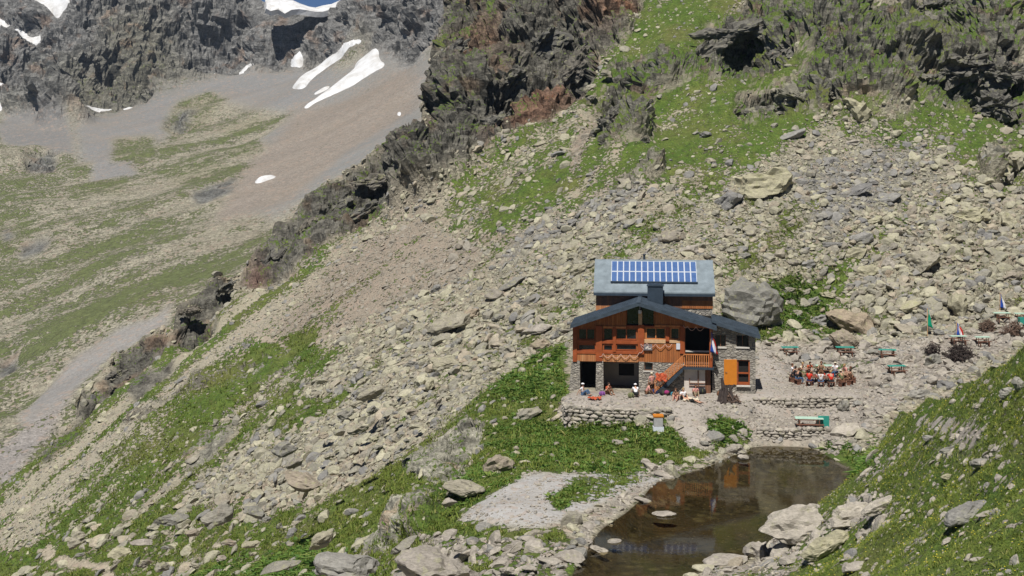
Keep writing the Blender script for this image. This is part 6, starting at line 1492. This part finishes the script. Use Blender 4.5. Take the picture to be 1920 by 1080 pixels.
person(at_px(1192, 745), PI, 'crouch', 'cloth_white', 'cloth_black', 'hair_brown', 'person in white shirt and white hat crouching, back turned, on the terrace', 'cloth_white', seed=1)
person(at_px(1211, 739), PI*.5, 'ground', 'cloth_pink', 'cloth_brown', 'hair_brown', 'person in a pink top sitting beside the one in white', seed=2)
person(at_px(1222, 738), PI*1.15, 'stand', 'cloth_pink', 'cloth_brown', 'hair_fair', 'person in a faded pink top standing at the foot of the stairs', 'cloth_cream', seed=3, scale=.92)
person(at_px(1093, 741), PI*.35, 'ground', 'cloth_white', 'cloth_jeans', 'hair_brown', 'person in blue trousers and white cap leaning beside the left stone pillar', 'cloth_white', seed=4, arms='back')
person(at_px(1139, 739), PI*.2, 'ground', 'cloth_orange', 'cloth_brown', 'hair_dark', 'person in a red top sitting against the middle stone pillar', seed=5)
person(at_px(1268, 750), -.3, 'ground', 'cloth_brown', 'cloth_pink', 'hair_brown', 'person with long brown hair and brown top sitting in the sun, left of three', seed=6, bare=True)
person(at_px(1281, 750), .3, 'ground', 'cloth_white', 'cloth_black', 'hair_fair', 'person in white sitting in the sun, middle of three', seed=7, bare=True)
person(at_px(1295, 754), .9, 'lie', None, 'cloth_black', 'hair_dark', 'person with bare chest lying in the sun, right of three', seed=8, bare=True)
person(at_px(1304, 742), .1, 'ground', 'cloth_pink', 'cloth_khaki', 'hair_brown', 'person in a pink top sitting in front of the whitewashed wall', seed=9, scale=.9)
GP = [(1483, 'cloth_black', 'cloth_black', 'hair_dark', 'person in black at the left end of the seated group', 185), (1493, 'cloth_white', 'cloth_navy', 'hair_brown', 'person in white, rear left of the seated group', 150), (1506, 'cloth_cream', 'cloth_olive', 'hair_fair', 'person in a cream top in the rear of the seated group, next to white', 125),
      (1524, 'cloth_orange', 'cloth_brown', 'hair_dark', 'person in orange brown at the back of the seated group', 105), (0, 'cloth_khaki', 'cloth_brown', 'hair_brown', 'person in khaki at the back of the seated group', 80), (0, 'cloth_white', 'cloth_jeans', 'hair_dark', 'person in white with fair cap at the rear right of the seated group', 52),
      (0, 'cloth_pink', 'cloth_khaki', 'hair_fair', 'person in pink at the right end of the seated group', 25), (0, 'cloth_cream', 'cloth_brown', 'hair_brown', 'person in cream at the front right of the seated group', -8), (0, 'cloth_brown', 'cloth_brown', 'hair_dark', 'person in brown facing away, front right of the seated group', -38),
      (0, 'cloth_olive', 'cloth_brown', 'hair_brown', 'person in olive facing away, right of the right-hand red shirt', -62), (0, 'cloth_red', 'cloth_black', 'hair_fair', 'right-hand one of two red shirts facing away in the seated group', -84), (0, 'cloth_white', 'cloth_jeans', 'hair_brown', 'person in white facing away between the two red shirts', -103),
      (0, 'cloth_red', 'cloth_navy', 'hair_dark', 'left-hand one of two red shirts facing away in the seated group', -124), (0, 'cloth_black', 'cloth_jeans', 'hair_brown', 'person in dark clothes at the front left of the seated group', -152)]
ST = ['person in black, left end of the seated group', 'person in white, rear left of the seated group', 'rear person in cream next to the white shirt', 'person in orange brown at the back', 'person in khaki at the back', 'person in white with a cap, rear right', 'person in pink, right end of the seated group',
      'person in cream, front right of the group', 'person in brown facing away, front right', 'person in olive facing away', 'right-hand red shirt', 'person in white between the red shirts', 'left-hand red shirt', 'dark clothed person, front left of the group']
for i, (_, a, c, h_, lab, ang) in enumerate(GP):
    t = math.radians(ang); R_ = 2.35; x = gx_+R_*math.cos(t)*1.05; y = gy_+R_*math.sin(t)*.95; z = ground_at(x, y)
    yaw = math.atan2(gy_-y, gx_-x)+PI/2
    person((x, y, z-.02), yaw, 'bench', a, c, h_, lab, 'cloth_cream' if i in (5, 9) else None, 'people seated round the low table', 20+i, arms='reach' if i % 3 else 'rest')
    bn = MB().box(-.27, .27, -.2, .2, .34, .40).box(-.24, -.18, -.18, .18, -.1, .337).box(.18, .24, -.18, .18, -.1, .337).build('stool', 'brown_wood'); bn.location = (x, y, z); bn.rotation_euler = (0, 0, yaw); tag(bn, 'brown stool under the '+ST[i], 'stool', 'stools under the seated group')
# ------------------------------------------------------------------ camera, sun, sky
cam = bpy.data.cameras.new('camera'); co_ = bpy.data.objects.new('camera', cam); COL.objects.link(co_)
co_.location = (0, 0, HC); co_.rotation_euler = (math.radians(90), 0, 0)
cam.sensor_width = 36; cam.lens = FPX/1920*36; cam.shift_y = (HY-540)/1920; cam.clip_end = 6000; cam.clip_start = .5
scene.camera = co_
SUN_EL, SUN_AZ = math.radians(60), math.radians(-14)       # azimuth of the sun seen from the hut: behind the camera, a little left
sd = Vector((math.sin(SUN_AZ)*math.cos(SUN_EL), -math.cos(SUN_AZ)*math.cos(SUN_EL), math.sin(SUN_EL)))
sun = bpy.data.lights.new('sun', 'SUN'); sun.energy = 5.0; sun.angle = math.radians(.5); sun.color = (1, .96, .89)
so = bpy.data.objects.new('sun', sun); COL.objects.link(so); so.rotation_euler = sd.to_track_quat('Z', 'Y').to_euler(); so.location = (0, -50, 200)
w = bpy.data.worlds.new('World'); scene.world = w; w.use_nodes = True; nt = w.node_tree
sky = nt.nodes.new('ShaderNodeTexSky'); sky.sky_type = 'NISHITA'; sky.sun_disc = False; sky.sun_elevation = SUN_EL
sky.sun_rotation = math.atan2(sd.x, sd.y); sky.altitude = 3000; sky.air_density = .5; sky.dust_density = 0; sky.ozone_density = 8
nt.links.new(sky.outputs[0], nt.nodes['Background'].inputs[0]); nt.nodes['Background'].inputs[1].default_value = .05
scene.view_settings.view_transform = 'Standard'; scene.view_settings.look = 'None'; scene.view_settings.exposure = .14; scene.view_settings.gamma = 1
scene.render.engine = 'CYCLES'; scene.render.resolution_x = 1024; scene.render.resolution_y = 576

# ------------------------------------------------------------------ air
me = bpy.data.meshes.new('haze'); bb = bmesh.new(); bmesh.ops.create_cube(bb, size=1.0); bb.to_mesh(me); bb.free()
o = bpy.data.objects.new('haze', me); COL.objects.link(o); lo, hi = np.array((-900, -30, float(min(PZF.min(), PZ.min()))-1)), np.array((450, 1600, float(max(PZF.max(), PZ.max(), HC))+6))
o.location = tuple((lo+hi)/2); o.scale = tuple(hi-lo); o['kind'] = 'stuff'
m_ = bpy.data.materials.new('mountain air'); m_.use_nodes = True; t_ = m_.node_tree; t_.nodes.clear(); ou = t_.nodes.new('ShaderNodeOutputMaterial'); pv = t_.nodes.new('ShaderNodeVolumePrincipled')
pv.inputs['Color'].default_value = (.62, .78, 1, 1); pv.inputs['Density'].default_value = .00008; pv.inputs['Anisotropy'].default_value = .2; t_.links.new(pv.outputs[0], ou.inputs['Volume']); me.materials.append(m_)
